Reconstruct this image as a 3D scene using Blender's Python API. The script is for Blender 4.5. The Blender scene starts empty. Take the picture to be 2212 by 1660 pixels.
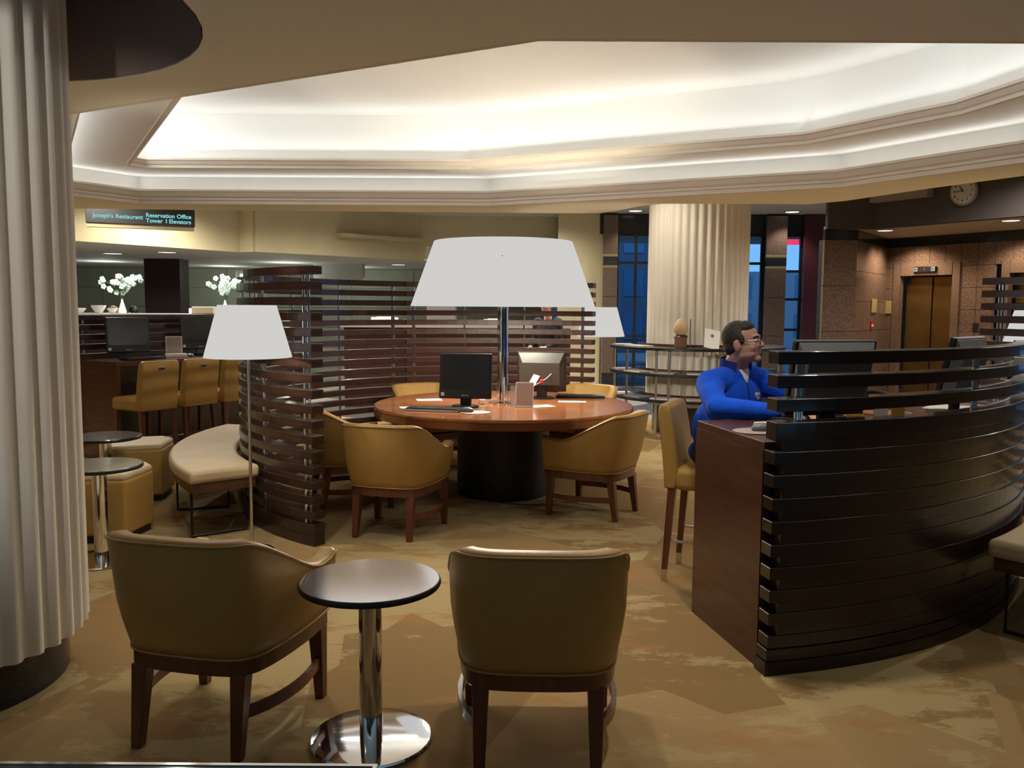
import bpy, bmesh, math, random
from mathutils import Vector, Matrix
from math import sin, cos, pi, radians, atan2, sqrt
random.seed(7)
S = bpy.context.scene
C = S.collection
# ------------------------------------------------------------------ camera
cam_d = bpy.data.cameras.new('camera'); cam = bpy.data.objects.new('camera', cam_d); C.objects.link(cam)
cam.location = (0, 0, 1.58)
cam.rotation_euler = (Matrix.Rotation(radians(84.8), 3, 'X') @ Matrix.Rotation(radians(0.4), 3, 'Z')).to_euler()
cam_d.sensor_width = 36; cam_d.lens = 36 * 1850 / 2212; cam_d.clip_end = 200
S.camera = cam
# ------------------------------------------------------------------ world / exposure
w = bpy.data.worlds.new('world'); S.world = w; w.use_nodes = True
wb = w.node_tree.nodes['Background']; wb.inputs[0].default_value = (.34, .68, 1, 1); wb.inputs[1].default_value = 1.0
S.view_settings.view_transform = 'Standard'; S.view_settings.look = 'None'
S.view_settings.exposure = 0; S.view_settings.gamma = 1; S.view_settings.use_curve_mapping = False
def area(name, loc, rot, sx, sy, power, col=(1, .86, .66), spread=180):
    d = bpy.data.lights.new(name, 'AREA'); d.shape = 'RECTANGLE'; d.size = sx; d.size_y = sy
    d.energy = power; d.color = col; d.spread = radians(spread)
    o = bpy.data.objects.new(name, d); C.objects.link(o); o.location = loc; o.rotation_euler = rot; return o
def spot(name, loc, power, col=(1, .93, .79), ang=100, r=.05, blend=.6):
    d = bpy.data.lights.new(name, 'SPOT'); d.energy = power; d.color = col; d.spot_size = radians(ang)
    d.spot_blend = blend; d.shadow_soft_size = r
    o = bpy.data.objects.new(name, d); C.objects.link(o); o.location = loc; return o
def point(name, loc, power, col=(1, .9, .71), r=.05):
    d = bpy.data.lights.new(name, 'POINT'); d.energy = power; d.color = col; d.shadow_soft_size = r
    o = bpy.data.objects.new(name, d); C.objects.link(o); o.location = loc; return o
COVE_W = 2.0      # watts per metre of cove strip
LAMP_K = 1.1
DOWN_K = 2.0

# ------------------------------------------------------------------ materials
MATS = {}
def mat(name, col, rough=.5, metal=0, spec=.5, emit=None, es=0, coat=0, bump=0, bscale=80, var=0, vscale=6, stretch=None, trans=0, ior=1.45, var2=None):
    if name in MATS: return MATS[name]
    m = bpy.data.materials.new(name); m.use_nodes = True; nt = m.node_tree
    p = nt.nodes['Principled BSDF']
    p.inputs['Base Color'].default_value = (*col, 1); p.inputs['Roughness'].default_value = rough
    p.inputs['Metallic'].default_value = metal; p.inputs['Specular IOR Level'].default_value = spec
    p.inputs['Coat Weight'].default_value = coat; p.inputs['Coat Roughness'].default_value = .08
    p.inputs['IOR'].default_value = ior; p.inputs['Transmission Weight'].default_value = trans
    if emit: p.inputs['Emission Color'].default_value = (*emit, 1); p.inputs['Emission Strength'].default_value = es
    if bump or var:
        tc = nt.nodes.new('ShaderNodeTexCoord'); mp = nt.nodes.new('ShaderNodeMapping')
        nt.links.new(tc.outputs['Object'], mp.inputs[0])
        if stretch: mp.inputs['Scale'].default_value = stretch
        if var:
            n = nt.nodes.new('ShaderNodeTexNoise'); n.inputs['Scale'].default_value = vscale; n.inputs['Detail'].default_value = 6
            nt.links.new(mp.outputs[0], n.inputs['Vector'])
            r = nt.nodes.new('ShaderNodeValToRGB'); r.color_ramp.elements[0].position = .3; r.color_ramp.elements[1].position = .7
            c0 = tuple(c * (1 - var) for c in col); c1 = var2 or tuple(min(1, c * (1 + var)) for c in col)
            r.color_ramp.elements[0].color = (*c0, 1); r.color_ramp.elements[1].color = (*c1, 1)
            nt.links.new(n.outputs[0], r.inputs[0]); nt.links.new(r.outputs[0], p.inputs['Base Color'])
        if bump:
            n = nt.nodes.new('ShaderNodeTexNoise'); n.inputs['Scale'].default_value = bscale; n.inputs['Detail'].default_value = 3
            nt.links.new(mp.outputs[0], n.inputs['Vector'])
            b = nt.nodes.new('ShaderNodeBump'); b.inputs['Strength'].default_value = bump; b.inputs['Distance'].default_value = .01
            nt.links.new(n.outputs[0], b.inputs['Height']); nt.links.new(b.outputs[0], p.inputs['Normal'])
    MATS[name] = m; return m
def emat(name, col, s):
    if name in MATS: return MATS[name]
    m = bpy.data.materials.new(name); m.use_nodes = True; nt = m.node_tree
    nt.nodes.remove(nt.nodes['Principled BSDF']); e = nt.nodes.new('ShaderNodeEmission')
    e.inputs[0].default_value = (*col, 1); e.inputs[1].default_value = s
    nt.links.new(e.outputs[0], nt.nodes['Material Output'].inputs[0]); MATS[name] = m; return m
leather = mat('tan_leather', (.40, .235, .066), .42, spec=.4, bump=.12, bscale=160, var=.08, vscale=5)
leather2 = mat('beige_leather', (.56, .43, .27), .5, spec=.35, bump=.15, bscale=140, var=.08, vscale=4)
piping_m = mat('seam_leather', (.36, .21, .07), .45)
legwood = mat('mahogany_leg', (.115, .032, .016), .3, coat=.3, var=.3, vscale=4, stretch=(6, 6, .6))
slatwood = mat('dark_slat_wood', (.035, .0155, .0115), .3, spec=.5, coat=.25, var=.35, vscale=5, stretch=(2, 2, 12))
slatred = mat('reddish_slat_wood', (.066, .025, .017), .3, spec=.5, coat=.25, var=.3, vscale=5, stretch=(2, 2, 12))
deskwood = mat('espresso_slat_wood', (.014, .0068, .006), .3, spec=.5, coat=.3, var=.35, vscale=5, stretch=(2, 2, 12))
panelwood = mat('walnut_panel', (.088, .033, .019), .33, spec=.5, coat=.2, var=.3, vscale=3, stretch=(1.5, 1.5, 9))
topwood = mat('mahogany_top', (.36, .125, .038), .2, coat=.55, var=.22, vscale=4, stretch=(1.2, 9, 4))
edgewood = mat('mahogany_edge', (.17, .05, .018), .25, coat=.4, var=.2, vscale=4)
chrome = mat('chrome', (.82, .83, .85), .07, 1)
steel = mat('brushed_steel', (.6, .6, .6), .25, 1)
black = mat('black_plastic', (.012, .012, .013), .35)
blackm = mat('black_metal', (.01, .01, .011), .45)
screenm = mat('dark_screen', (.018, .019, .02), .12, spec=.6)
greyp = mat('grey_plastic', (.14, .15, .16), .4)
white = mat('white_paper', (.78, .76, .74), .6)
silver = mat('silver_plastic', (.5, .5, .5), .35)
ceilm = mat('ceiling_paint', (.84, .80, .66), .9, spec=.1)
ringm = mat('tray_paint', (.86, .85, .81), .9, spec=.05)
crownm = mat('moulding_paint', (.74, .66, .55), .7, spec=.2)
colm = mat('column_paint', (.80, .735, .63), .65, spec=.25, var=.03, vscale=3)
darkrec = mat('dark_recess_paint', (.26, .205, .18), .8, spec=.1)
creamw = mat('cream_wall', (.60, .52, .34), .85, spec=.1, var=.05, vscale=2)
greyw = mat('grey_green_wall', (.34, .345, .28), .7, spec=.2, var=.06, vscale=2)
greyc = mat('grey_ceiling', (.6, .575, .53), .85, spec=.1)
granite = mat('brown_granite', (.135, .09, .068), .22, spec=.6, var=.45, vscale=60)
graniteb = mat('black_granite', (.018, .02, .024), .15, spec=.6, var=.4, vscale=60)
bronze = mat('bronze_door', (.19, .115, .04), .3, .75, var=.25, vscale=2)
darkbrown = mat('dark_brown_wall', (.056, .046, .047), .6, spec=.3)
redpanel = mat('dark_red_panel', (.09, .02, .025), .4)
shade_e = emat('lamp_shade_glow', (1, .985, .95), .63)
bulb_e = emat('bulb_glow', (1, .85, .6), 6)
dl_e = emat('downlight_glow', (1, .95, .82), 1.3)
# carpet
def carpet():
    m = bpy.data.materials.new('carpet'); m.use_nodes = True; nt = m.node_tree; N = nt.nodes; L = nt.links
    p = N['Principled BSDF']; p.inputs['Roughness'].default_value = .95; p.inputs['Specular IOR Level'].default_value = .1
    tc = N.new('ShaderNodeTexCoord')
    def mapping(rot, sc):
        mp = N.new('ShaderNodeMapping'); mp.inputs['Rotation'].default_value = (0, 0, radians(rot)); mp.inputs['Scale'].default_value = sc
        L.new(tc.outputs['Object'], mp.inputs[0]); return mp
    def noise(mp, s, d=5, r=.6):
        n = N.new('ShaderNodeTexNoise'); n.inputs['Scale'].default_value = s; n.inputs['Detail'].default_value = d; n.inputs['Roughness'].default_value = r
        L.new(mp.outputs[0], n.inputs['Vector']); return n
    def ramp(inp, a, b, ca=(0, 0, 0), cb=(1, 1, 1)):
        r = N.new('ShaderNodeValToRGB'); r.color_ramp.elements[0].position = a; r.color_ramp.elements[1].position = b
        r.color_ramp.elements[0].color = (*ca, 1); r.color_ramp.elements[1].color = (*cb, 1); L.new(inp, r.inputs[0]); return r
    def mix(f, a, b):
        x = N.new('ShaderNodeMix'); x.data_type = 'RGBA'
        for s, v in ((0, f), (6, a), (7, b)):
            if isinstance(v, tuple): x.inputs[s].default_value = (*v, 1)
            elif isinstance(v, float): x.inputs[s].default_value = v
            else: L.new(v, x.inputs[s])
        return x.outputs[2]
    v = N.new('ShaderNodeTexVoronoi'); v.distance = 'CHEBYCHEV'; v.inputs['Scale'].default_value = 1.25; v.inputs['Randomness'].default_value = .75
    mp = mapping(33, (1, .62, 1)); L.new(mp.outputs[0], v.inputs['Vector'])
    sep = N.new('ShaderNodeSeparateColor'); L.new(v.outputs['Color'], sep.inputs[0])
    base = ramp(sep.outputs[0], .15, .85, (.24, .15, .064), (.33, .215, .1))
    ms = mapping(20, (.8, 1.55, 1))
    n1 = noise(ms, 2.0, 9, .72)
    add = N.new('ShaderNodeMath'); add.operation = 'MULTIPLY_ADD'; add.inputs[1].default_value = .22; L.new(sep.outputs[1], add.inputs[0]); L.new(n1.outputs[0], add.inputs[2])
    light = ramp(add.outputs[0], .60, .645)
    c1 = mix(light.outputs[0], base.outputs[0], (.365, .27, .132))
    n2 = noise(mapping(-20, (1, 2.2, 1)), 2.1, 6, .65)
    dk = ramp(n2.outputs[0], .57, .63)
    fac = N.new('ShaderNodeMath'); fac.operation = 'MULTIPLY'; fac.inputs[1].default_value = .6; L.new(dk.outputs[0], fac.inputs[0])
    c2 = mix(fac.outputs[0], c1, (.32, .165, .06))
    n3 = noise(mapping(0, (1, 1, 1)), 220, 2); f3 = ramp(n3.outputs[0], .3, .7, (.82, .82, .82), (1.1, 1.1, 1.1))
    mm = N.new('ShaderNodeMix'); mm.data_type = 'RGBA'; mm.blend_type = 'MULTIPLY'; mm.inputs[0].default_value = 1
    L.new(c2, mm.inputs[6]); L.new(f3.outputs[0], mm.inputs[7]); L.new(mm.outputs[2], p.inputs['Base Color'])
    b = N.new('ShaderNodeBump'); b.inputs['Strength'].default_value = .3; b.inputs['Distance'].default_value = .004
    L.new(n3.outputs[0], b.inputs['Height']); L.new(b.outputs[0], p.inputs['Normal'])
    return m
carpet_m = carpet()
def tiles():
    m = bpy.data.materials.new('polished_tile'); m.use_nodes = True; nt = m.node_tree; N = nt.nodes; L = nt.links
    p = N['Principled BSDF']; p.inputs['Roughness'].default_value = .15
    tc = N.new('ShaderNodeTexCoord'); mp = N.new('ShaderNodeMapping'); mp.inputs['Rotation'].default_value = (0, 0, radians(40)); L.new(tc.outputs['Object'], mp.inputs[0])
    ck = N.new('ShaderNodeTexChecker'); ck.inputs['Scale'].default_value = .55; ck.inputs['Color1'].default_value = (.42, .39, .34, 1); ck.inputs['Color2'].default_value = (.11, .105, .10, 1)
    L.new(mp.outputs[0], ck.inputs['Vector']); L.new(ck.outputs[0], p.inputs['Base Color']); return m
tile_m = tiles()

# ------------------------------------------------------------------ geometry helpers
class B:
    def __init__(s): s.v = []; s.f = []
    def add(s, vs, fs):
        k = len(s.v); s.v += [tuple(v) for v in vs]; s.f += [tuple(i + k for i in f) for f in fs]; return s
    def box(s, c, d, rz=0):
        x, y, z = d[0] / 2, d[1] / 2, d[2] / 2; ca, sa = cos(rz), sin(rz)
        vs = [(a, b, e) for e in (-z, z) for a, b in ((-x, -y), (x, -y), (x, y), (-x, y))]
        vs = [(c[0] + a * ca - b * sa, c[1] + a * sa + b * ca, c[2] + e) for a, b, e in vs]
        return s.add(vs, [(3, 2, 1, 0), (4, 5, 6, 7), (0, 1, 5, 4), (1, 2, 6, 5), (2, 3, 7, 6), (3, 0, 4, 7)])
    def prism(s, poly, z0, z1):
        n = len(poly)
        return s.add([(x, y, z0) for x, y in poly] + [(x, y, z1) for x, y in poly],
                     [tuple(range(n - 1, -1, -1)), tuple(range(n, 2 * n))] + [(i, (i + 1) % n, n + (i + 1) % n, n + i) for i in range(n)])
    def loft(s, rings, caps=True, closed=True, loop=False):
        n = len(rings[0]); vs = [p for r in rings for p in r]; fs = []
        R = len(rings)
        for i in range(R if loop else R - 1):
            j = (i + 1) % R
            for k in range(n if closed else n - 1):
                l = (k + 1) % n; fs.append((i * n + k, i * n + l, j * n + l, j * n + k))
        if caps and not loop: fs += [tuple(range(n - 1, -1, -1)), tuple(range((R - 1) * n, R * n))]
        return s.add(vs, fs)
    def lathe(s, prof, c=(0, 0, 0), seg=32, caps=True):
        return s.loft([[(c[0] + r * cos(2 * pi * k / seg), c[1] + r * sin(2 * pi * k / seg), c[2] + z) for k in range(seg)] for r, z in prof], caps)
    def tube(s, pts, r, seg=8, caps=True, loop=False):
        P = [Vector(p) for p in pts]; rings = []; n = len(P)
        rr = r if isinstance(r, (list, tuple)) else [r] * n
        for i in range(n):
            a = P[(i - 1) % n] if (loop or i > 0) else P[i]; b = P[(i + 1) % n] if (loop or i < n - 1) else P[i]
            t = (b - a).normalized(); up = Vector((0, 0, 1)) if abs(t.z) < .9 else Vector((0, 1, 0))
            u = t.cross(up).normalized(); w_ = t.cross(u)
            rings.append([P[i] + rr[i] * (cos(2 * pi * k / seg) * u + sin(2 * pi * k / seg) * w_) for k in range(seg)])
        return s.loft(rings, caps, True, loop)
    def arc(s, c, r0, r1, a0, a1, z0, z1, n=24):
        rings = []
        for i in range(n + 1):
            a = radians(a0 + (a1 - a0) * i / n)
            rings.append([(c[0] + r * cos(a), c[1] + r * sin(a), z) for r, z in ((r0, z0), (r1, z0), (r1, z1), (r0, z1))])
        return s.loft(rings)
    def ell(s, c, r, M=None, seg=20, rng=12):
        rings = []
        vs = []; fs = []
        for i in range(1, rng):
            th = pi * i / rng
            for k in range(seg):
                ph = 2 * pi * k / seg; p = Vector((r[0] * sin(th) * cos(ph), r[1] * sin(th) * sin(ph), r[2] * cos(th)))
                vs.append((M @ p if M else p) + Vector(c))
        top = Vector((0, 0, r[2])); bot = -top
        vs += [(M @ top if M else top) + Vector(c), (M @ bot if M else bot) + Vector(c)]
        T = len(vs) - 2
        for i in range(rng - 2):
            for k in range(seg):
                l = (k + 1) % seg; fs.append((i * seg + k, (i + 1) * seg + k, (i + 1) * seg + l, i * seg + l))
        for k in range(seg):
            l = (k + 1) % seg; fs.append((T, k, l)); fs.append((T + 1, (rng - 2) * seg + l, (rng - 2) * seg + k))
        return s.add(vs, fs)
    def mesh(s, name):
        m = bpy.data.meshes.new(name); m.from_pydata(s.v, [], s.f); m.validate()
        bm = bmesh.new(); bm.from_mesh(m); bmesh.ops.recalc_face_normals(bm, faces=bm.faces); bm.to_mesh(m); bm.free(); return m
    def obj(s, name, m, parent=None, smooth=False, bev=0, bseg=2, loc=None, label=None):
        return link(name, s.mesh(name), m, parent, smooth, bev, bseg, loc, label)
def link(name, me, m, parent=None, smooth=False, bev=0, bseg=2, loc=None, label=None):
    o = bpy.data.objects.new(name, me); C.objects.link(o)
    if m and not me.materials: me.materials.append(m)
    o.parent = parent
    if loc: o.location = loc
    if smooth:
        for p in me.polygons: p.use_smooth = True
        if smooth != 'all':
            try: me.set_sharp_from_angle(angle=radians(40))
            except Exception: pass
    if bev:
        b = o.modifiers.new('bevel', 'BEVEL'); b.width = bev; b.segments = bseg; b.limit_method = 'ANGLE'; b.angle_limit = radians(40); b.harden_normals = False
    if label: o['label'] = label
    return o
def thing(name, label, cat, loc=(0, 0, 0), rz=0, group=None):
    o = bpy.data.objects.new(name, None); C.objects.link(o); o.location = loc; o.rotation_euler = (0, 0, rz); o.empty_display_size = .1
    return tag(o, label, cat, group)
def tag(o, label, cat, group=None):
    o['label'] = label; o['category'] = cat
    if group: o['group'] = group
    return o
def struct(o, label=None):
    o['kind'] = 'structure'
    if label: o['label'] = label
    return o
def sempty(name, label, loc=(0, 0, 0), rz=0):
    o = bpy.data.objects.new(name, None); C.objects.link(o); o.location = loc; o.rotation_euler = (0, 0, rz); return struct(o, label)
def kids(o): return [c for c in bpy.data.objects if c.parent == o]
def dup(root, label, loc, rz=None, group=None):
    r = root.copy(); C.objects.link(r); r.location = loc; r['label'] = label
    if rz is not None: r.rotation_euler = (0, 0, rz)
    if group: r['group'] = group
    for ch in kids(root):
        c = ch.copy(); C.objects.link(c); c.parent = r
        for g in kids(ch):
            d = g.copy(); C.objects.link(d); d.parent = c
    return r
def poly_holes(name, outer, holes, z0, z1, m):
    cu = bpy.data.curves.new(name, 'CURVE'); cu.dimensions = '2D'; cu.fill_mode = 'BOTH'; cu.extrude = (z1 - z0) / 2
    for P in [outer] + holes:
        sp = cu.splines.new('POLY'); sp.points.add(len(P) - 1); sp.use_cyclic_u = True
        for i, (x, y) in enumerate(P): sp.points[i].co = (x, y, 0, 1)
    t = bpy.data.objects.new(name + '_c', cu); C.objects.link(t)
    dg = bpy.context.evaluated_depsgraph_get(); me = bpy.data.meshes.new_from_object(t.evaluated_get(dg))
    bpy.data.objects.remove(t); bpy.data.curves.remove(cu); me.name = name
    for v in me.vertices: v.co.z += (z0 + z1) / 2
    me.materials.clear()
    return link(name, me, m)
def text(name, s, size, m, parent, loc, rot, ex=.0008, align='CENTER', label=None):
    cu = bpy.data.curves.new(name, 'FONT'); cu.body = s; cu.size = size; cu.extrude = ex; cu.align_x = align; cu.align_y = 'CENTER'; cu.offset = size * .02
    t = bpy.data.objects.new(name + '_c', cu); C.objects.link(t)
    dg = bpy.context.evaluated_depsgraph_get(); me = bpy.data.meshes.new_from_object(t.evaluated_get(dg))
    bpy.data.objects.remove(t); bpy.data.curves.remove(cu); me.materials.clear()
    o = link(name, me, m, parent, loc=loc); o.rotation_euler = rot
    if label: o['label'] = label
    return o
def catmull(P, n):
    P = [Vector(p) for p in P]; out = []; K = len(P) - 1
    for i in range(n + 1):
        t = i / n * K; k = min(int(t), K - 1); u = t - k
        a = P[max(k - 1, 0)]; b = P[k]; c = P[k + 1]; d = P[min(k + 2, K)]
        out.append(.5 * ((2 * b) + (c - a) * u + (2 * a - 5 * b + 4 * c - d) * u * u + (3 * b - a - 3 * c + d) * u ** 3))
    return out
def wall_seg(b, p, q, z0, z1, t):
    p = Vector(p); q = Vector(q); d = q - p; b.box(((p.x + q.x) / 2, (p.y + q.y) / 2, (z0 + z1) / 2), (d.length, t, z1 - z0), atan2(d.y, d.x)); return b

# ------------------------------------------------------------------ room shell
b = B(); b.box((-2, 5, -.05), (24, 14, .1)); struct(b.obj('floor', carpet_m), 'patterned beige and tan lounge carpet')
b = B(); b.box((-2, 18.5, -.05), (24, 13, .1)); struct(b.obj('floor', tile_m), 'polished grey tile floor of the lobby beyond the carpet')
ZC = 2.62
P1 = [(-4.44, 8.3), (-3.93, 9.12), (-.24, 9.08), (2.83, 7.52), (3.66, 6.17), (3.95, 4.7), (3.6, 3.43), (.09, 3.45), (-2.5, 4.85)]
outer = [(-14, -4), (9.2, -4), (9.2, 3.6), (4.9, 4.2), (4.35, 5.6), (3.98, 6.8), (3.62, 7.5), (3.22, 8.45), (2.95, 8.75), (2.75, 8.72), (1.5, 8.78), (1.3, 9.0), (1.14, 9.4), (.98, 9.66), (.8, 9.72), (-3.06, 9.68), (-4.9, 9.58), (-14, 9.4)]
rec = [(-2.25 + 1.11 * cos(2 * pi * k / 48), 3.05 + 1.11 * sin(2 * pi * k / 48)) for k in range(48)]
struct(poly_holes('ceiling', outer, [P1, rec], ZC, 3.45, ceilm), 'beige lowered ceiling around the bright tray')
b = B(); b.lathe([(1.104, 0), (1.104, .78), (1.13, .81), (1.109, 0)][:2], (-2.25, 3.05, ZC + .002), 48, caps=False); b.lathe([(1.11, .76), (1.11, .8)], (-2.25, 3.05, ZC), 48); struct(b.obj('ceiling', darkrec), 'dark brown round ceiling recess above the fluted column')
b = B(); b.box((-2.4, 14.4, 3.45), (23.2, 21, .1)); struct(b.obj('ceiling', greyc), 'grey high ceiling of the lobby')
def inset(P, d):
    n = len(P); out = []
    ar = sum(P[i][0] * P[(i + 1) % n][1] - P[(i + 1) % n][0] * P[i][1] for i in range(n)); sg = 1 if ar > 0 else -1
    for i in range(n):
        a = Vector(P[i - 1]); p = Vector(P[i]); c = Vector(P[(i + 1) % n])
        d1 = (p - a).normalized(); d2 = (c - p).normalized()
        n1 = Vector((-d1.y, d1.x)) * sg; n2 = Vector((-d2.y, d2.x)) * sg
        bi = (n1 + n2); bi = bi / max(.2, bi.dot(n1)); out.append(tuple(p + bi * d))
    return out
P2 = inset(P1, .66)
ZR, ZT = 2.90, 3.5
struct(poly_holes('ceiling', inset(P1, -.02), [P2], ZR, ZR + .06, ringm), 'bright lower step of the ceiling tray')
b = B(); b.prism(inset(P2, -.05), ZT, ZT + .06); struct(b.obj('ceiling', ringm), 'glowing white top of the ceiling tray')
def polywall(name, P, z0, z1, m, label):
    b = B(); n = len(P); Q = inset(P, -.04)
    rings = [[(P[i][0], P[i][1], z0), (Q[i][0], Q[i][1], z0), (Q[i][0], Q[i][1], z1), (P[i][0], P[i][1], z1)] for i in range(n)]
    b.loft(rings, loop=True); return struct(b.obj(name, m), label)
polywall('wall_tray', P2, ZR + .01, ZT + .02, ringm, 'white upright of the upper ceiling tray')
polywall('wall_tray_lower', inset(P1, .004), ZC + .1, ZR, ringm, 'white upright of the lower ceiling tray')
def moulding(name, P, z, prof, label):
    b = B(); rings = []
    offs = [(inset(P, d), dz) for d, dz in prof]
    for i in range(len(P)): rings.append([(o[i][0], o[i][1], z + dz) for o, dz in offs])
    b.loft(rings, loop=True); return struct(b.obj(name, crownm), label)
moulding('trim_1', P1, ZC, [(-.005, 0), (.03, 0), (.03, .035), (.05, .04), (.05, .06), (.075, .075), (.105, .115), (.12, .12), (.12, .14), (.1, .14), (.09, .115), (-.005, .10)], 'cream crown moulding round the lower tray opening')
moulding('trim_2', P2, ZR, [(-.005, -.012), (.03, -.012), (.03, .012), (.045, .02), (.07, .05), (.085, .055), (.085, .075), (.07, .075), (.06, .05), (-.005, .04)], 'cream moulding round the upper tray opening')
# cove light strips lying behind the mouldings
def cove(P, d, z, k, tilt, wd, col):
    Q = inset(P, d); n = len(Q); cx = sum(q[0] for q in Q) / n; cy = sum(q[1] for q in Q) / n
    for i in range(n):
        p = Vector(Q[i]); q = Vector(Q[(i + 1) % n]); e = q - p; Lh = e.length
        if Lh < .3: continue
        mid = (p + q) / 2; t = e.normalized(); nn = Vector((-t.y, t.x))
        if nn.dot(Vector((cx, cy)) - mid) < 0: nn = -nn
        dirv = Vector((nn.x * sin(tilt), nn.y * sin(tilt), cos(tilt)))
        zax = -dirv; xax = Vector((t.x, t.y, 0)); yax = zax.cross(xax)
        M = Matrix((xax, yax, zax)).transposed().to_euler()
        area('cove_strip', (mid.x, mid.y, z), M, Lh * .97, wd, k * Lh, col)
cove(P1, .06, ZC + .15, COVE_W * .42, radians(55), .05, (.95, .98, 1))
cove(P2, .05, ZR + .10, COVE_W * 1.6, radians(52), .05, (.93, .98, 1))
# unseen spots added inside the tray to brighten the lounge below
for x, y, z, k in ((-2.0, 5.9, ZT, 160), (-.9, 5.1, ZT, 120), (.3, 5.9, ZT, 60), (1.9, 5.6, ZT, 120), (2.9, 5.0, ZT, 120), (1.0, 3.72, ZR, 165), (0, 3.8, ZR, 95), (-1.3, 4.5, ZR, 80), (-2.05, 5.05, ZR - .001, 60), (2.3, 3.75, ZR, 45)): spot('tray_fill_spot', (x, y, z - .02), k * (1.3 if z == ZT else .62), ang=155 if z == ZT or x < -2 else 92, blend=.6 if z == ZT else .9)
# outer walls that close the place
b = B(); b.box((-2.4, -4.05, 1.7), (23.2, .1, 3.4)); struct(b.obj('wall_rear', darkbrown), 'dark wall behind the viewer')
b = B(); b.box((-14.05, 10, 1.7), (.1, 28, 3.4)); struct(b.obj('wall_left', greyw), 'far left wall')
b = B(); b.box((9.25, 2.5, 1.7), (.1, 13, 3.4)); b.box((9.25, 20, 1.7), (.1, 10, 3.4)); b.box((9.25, 12, 3.2), (.1, 6, .5)); struct(b.obj('wall_right', darkbrown), 'right wall with a glazed opening')
# left bulkhead
b = B()
for p, q in (((-14, 9.6), (-9.2, 9.6)), ((-9.2, 9.6), (-6.56, 12.85)), ((-6.56, 12.85), (-4.87, 15.45)), ((-4.87, 15.45), (-4.55, 15.25)), ((-4.55, 15.25), (-1.95, 17.7)), ((-1.95, 17.7), (.9, 17.9))): wall_seg(b, p, q, 2.5, 3.42, .12)
struct(b.obj('wall_bulkhead', creamw), 'cream bulkhead above the restaurant opening')
b = B(); wall_seg(b, (-3.3, 16.28), (-1.9, 17.6), 2.86, 2.92, .3); struct(b.obj('trim_3', creamw), 'cream ledge on the bulkhead')
b = B(); b.prism([(-14, 9.66), (-9.2, 9.66), (-6.6, 12.9), (-4.9, 15.5), (-4.55, 15.3), (-1.95, 17.76), (.9, 17.96), (.9, 23), (-14, 23)], 2.5, 2.56); struct(b.obj('ceiling', greyc), 'grey low ceiling over the restaurant')
b = B(); b.box((-6.5, 22.5, 1.25), (15, .1, 2.5)); wl = struct(b.obj('wall_back_left', greyw), 'grey green panelled wall of the restaurant')
for z in (.25, .75, 1.25, 1.75, 2.25):
    for k in range(9):
        b = B(); b.box((-13.1 + k * 1.62, 22.43, z), (1.605, .03, .485)); b.obj('wall_panel', greyw, wl)
b = B(); b.box((-3.9, 19.4, 2.28), (1.1, .3, .44)); struct(b.obj('wall_soffit', mat('pale_grey', (.5, .5, .47), .8)), 'pale grey dropped soffit piece')
b = B(); b.box((1.34, 17.1, 1.7), (.9, .2, 3.42)); struct(b.obj('wall_back', creamw), 'cream wall beside the entrance pier')
# entrance
def pier(x0, x1, y, label):
    r = sempty('wall_pier', label, ((x0 + x1) / 2, y, 0)); wd = x1 - x0
    b = B(); b.box((0, .1, 1.7), (wd - .02, .3, 3.4)); b.obj('core', blackm, r)
    z = 0; k = 0
    for h, m in ((.28, graniteb), (.75, granite), (.75, granite), (.55, granite), (.06, mat('brass_line', (.4, .32, .18), .4, .6)), (.16, graniteb), (.06, MATS.get('brass_line') or chrome), (.75, granite)):
        b = B(); b.box((0, -.08, z + h / 2), (wd, .08, h - .006)); b.obj('granite_panel', m, r, bev=.003); z += h
pier(1.76, 2.04, 16.95, 'brown granite pier left of the glass doors')
pier(4.93, 5.33, 16.95, 'brown granite pier right of the glass doors')
b = B(); b.box((4, 17.1, 3.2), (4.6, .24, .4)); struct(b.obj('wall_header', graniteb), 'dark header above the entrance glazing')
glass = mat('blue_glass', (.55, .75, 1), .02, trans=1, ior=1.1)
mull = mat('dark_mullion', (.012, .014, .02), .35)
def glazing(name, x0, x1, y, vs, hs, label):
    r = sempty(name, label, (0, y, 0))
    xs = [x0] + vs + [x1]; zs = [.05] + hs + [3.0]
    for x in xs:
        b = B(); b.box((x, 0, 1.5), (.055, .07, 3.0)); b.obj('mullion', mull, r)
    for i in range(len(xs) - 1):
        for z in zs:
            b = B(); b.box(((xs[i] + xs[i + 1]) / 2, 0, z), (xs[i + 1] - xs[i] - .055, .06, .05)); b.obj('transom', mull, r)
        for j in range(len(zs) - 1):
            b = B(); b.box(((xs[i] + xs[i + 1]) / 2, 0, (zs[j] + zs[j + 1]) / 2), (xs[i + 1] - xs[i] - .05, .012, zs[j + 1] - zs[j] - .04)); b.obj('pane', glass, r)
glazing('window_1', 2.06, 4.91, 17.05, [2.42, 2.9, 3.9, 4.62], [1.0, 2.45], 'tall glass entrance doors with dark frames')
glazing('window_2', 5.35, 5.68, 17.05, [], [1.15, 1.75, 2.3], 'narrow tall window strip beside the granite pier')
b = B(); b.box((5.98, 16.9, 1.7), (.6, .1, 3.4)); struct(b.obj('wall_panel_red', redpanel), 'dark red panel beside the narrow window')
b = B(); b.box((7.6, 17.0, 1.7), (3.2, .2, 3.4)); struct(b.obj('wall_back_right', darkbrown), 'dark back wall behind the elevator block')
glazing('window_3', 0, .01, 0, [], [1.5], 'side window') if False else None
r = sempty('window_4', 'glazed side entrance out of view on the right', (9.2, 12, 0), pi / 2)
for i in range(4):
    b = B(); b.box((-2.25 + i * 1.5, 0, 1.5), (1.42, .012, 2.9)); b.obj('pane', glass, r)
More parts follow.
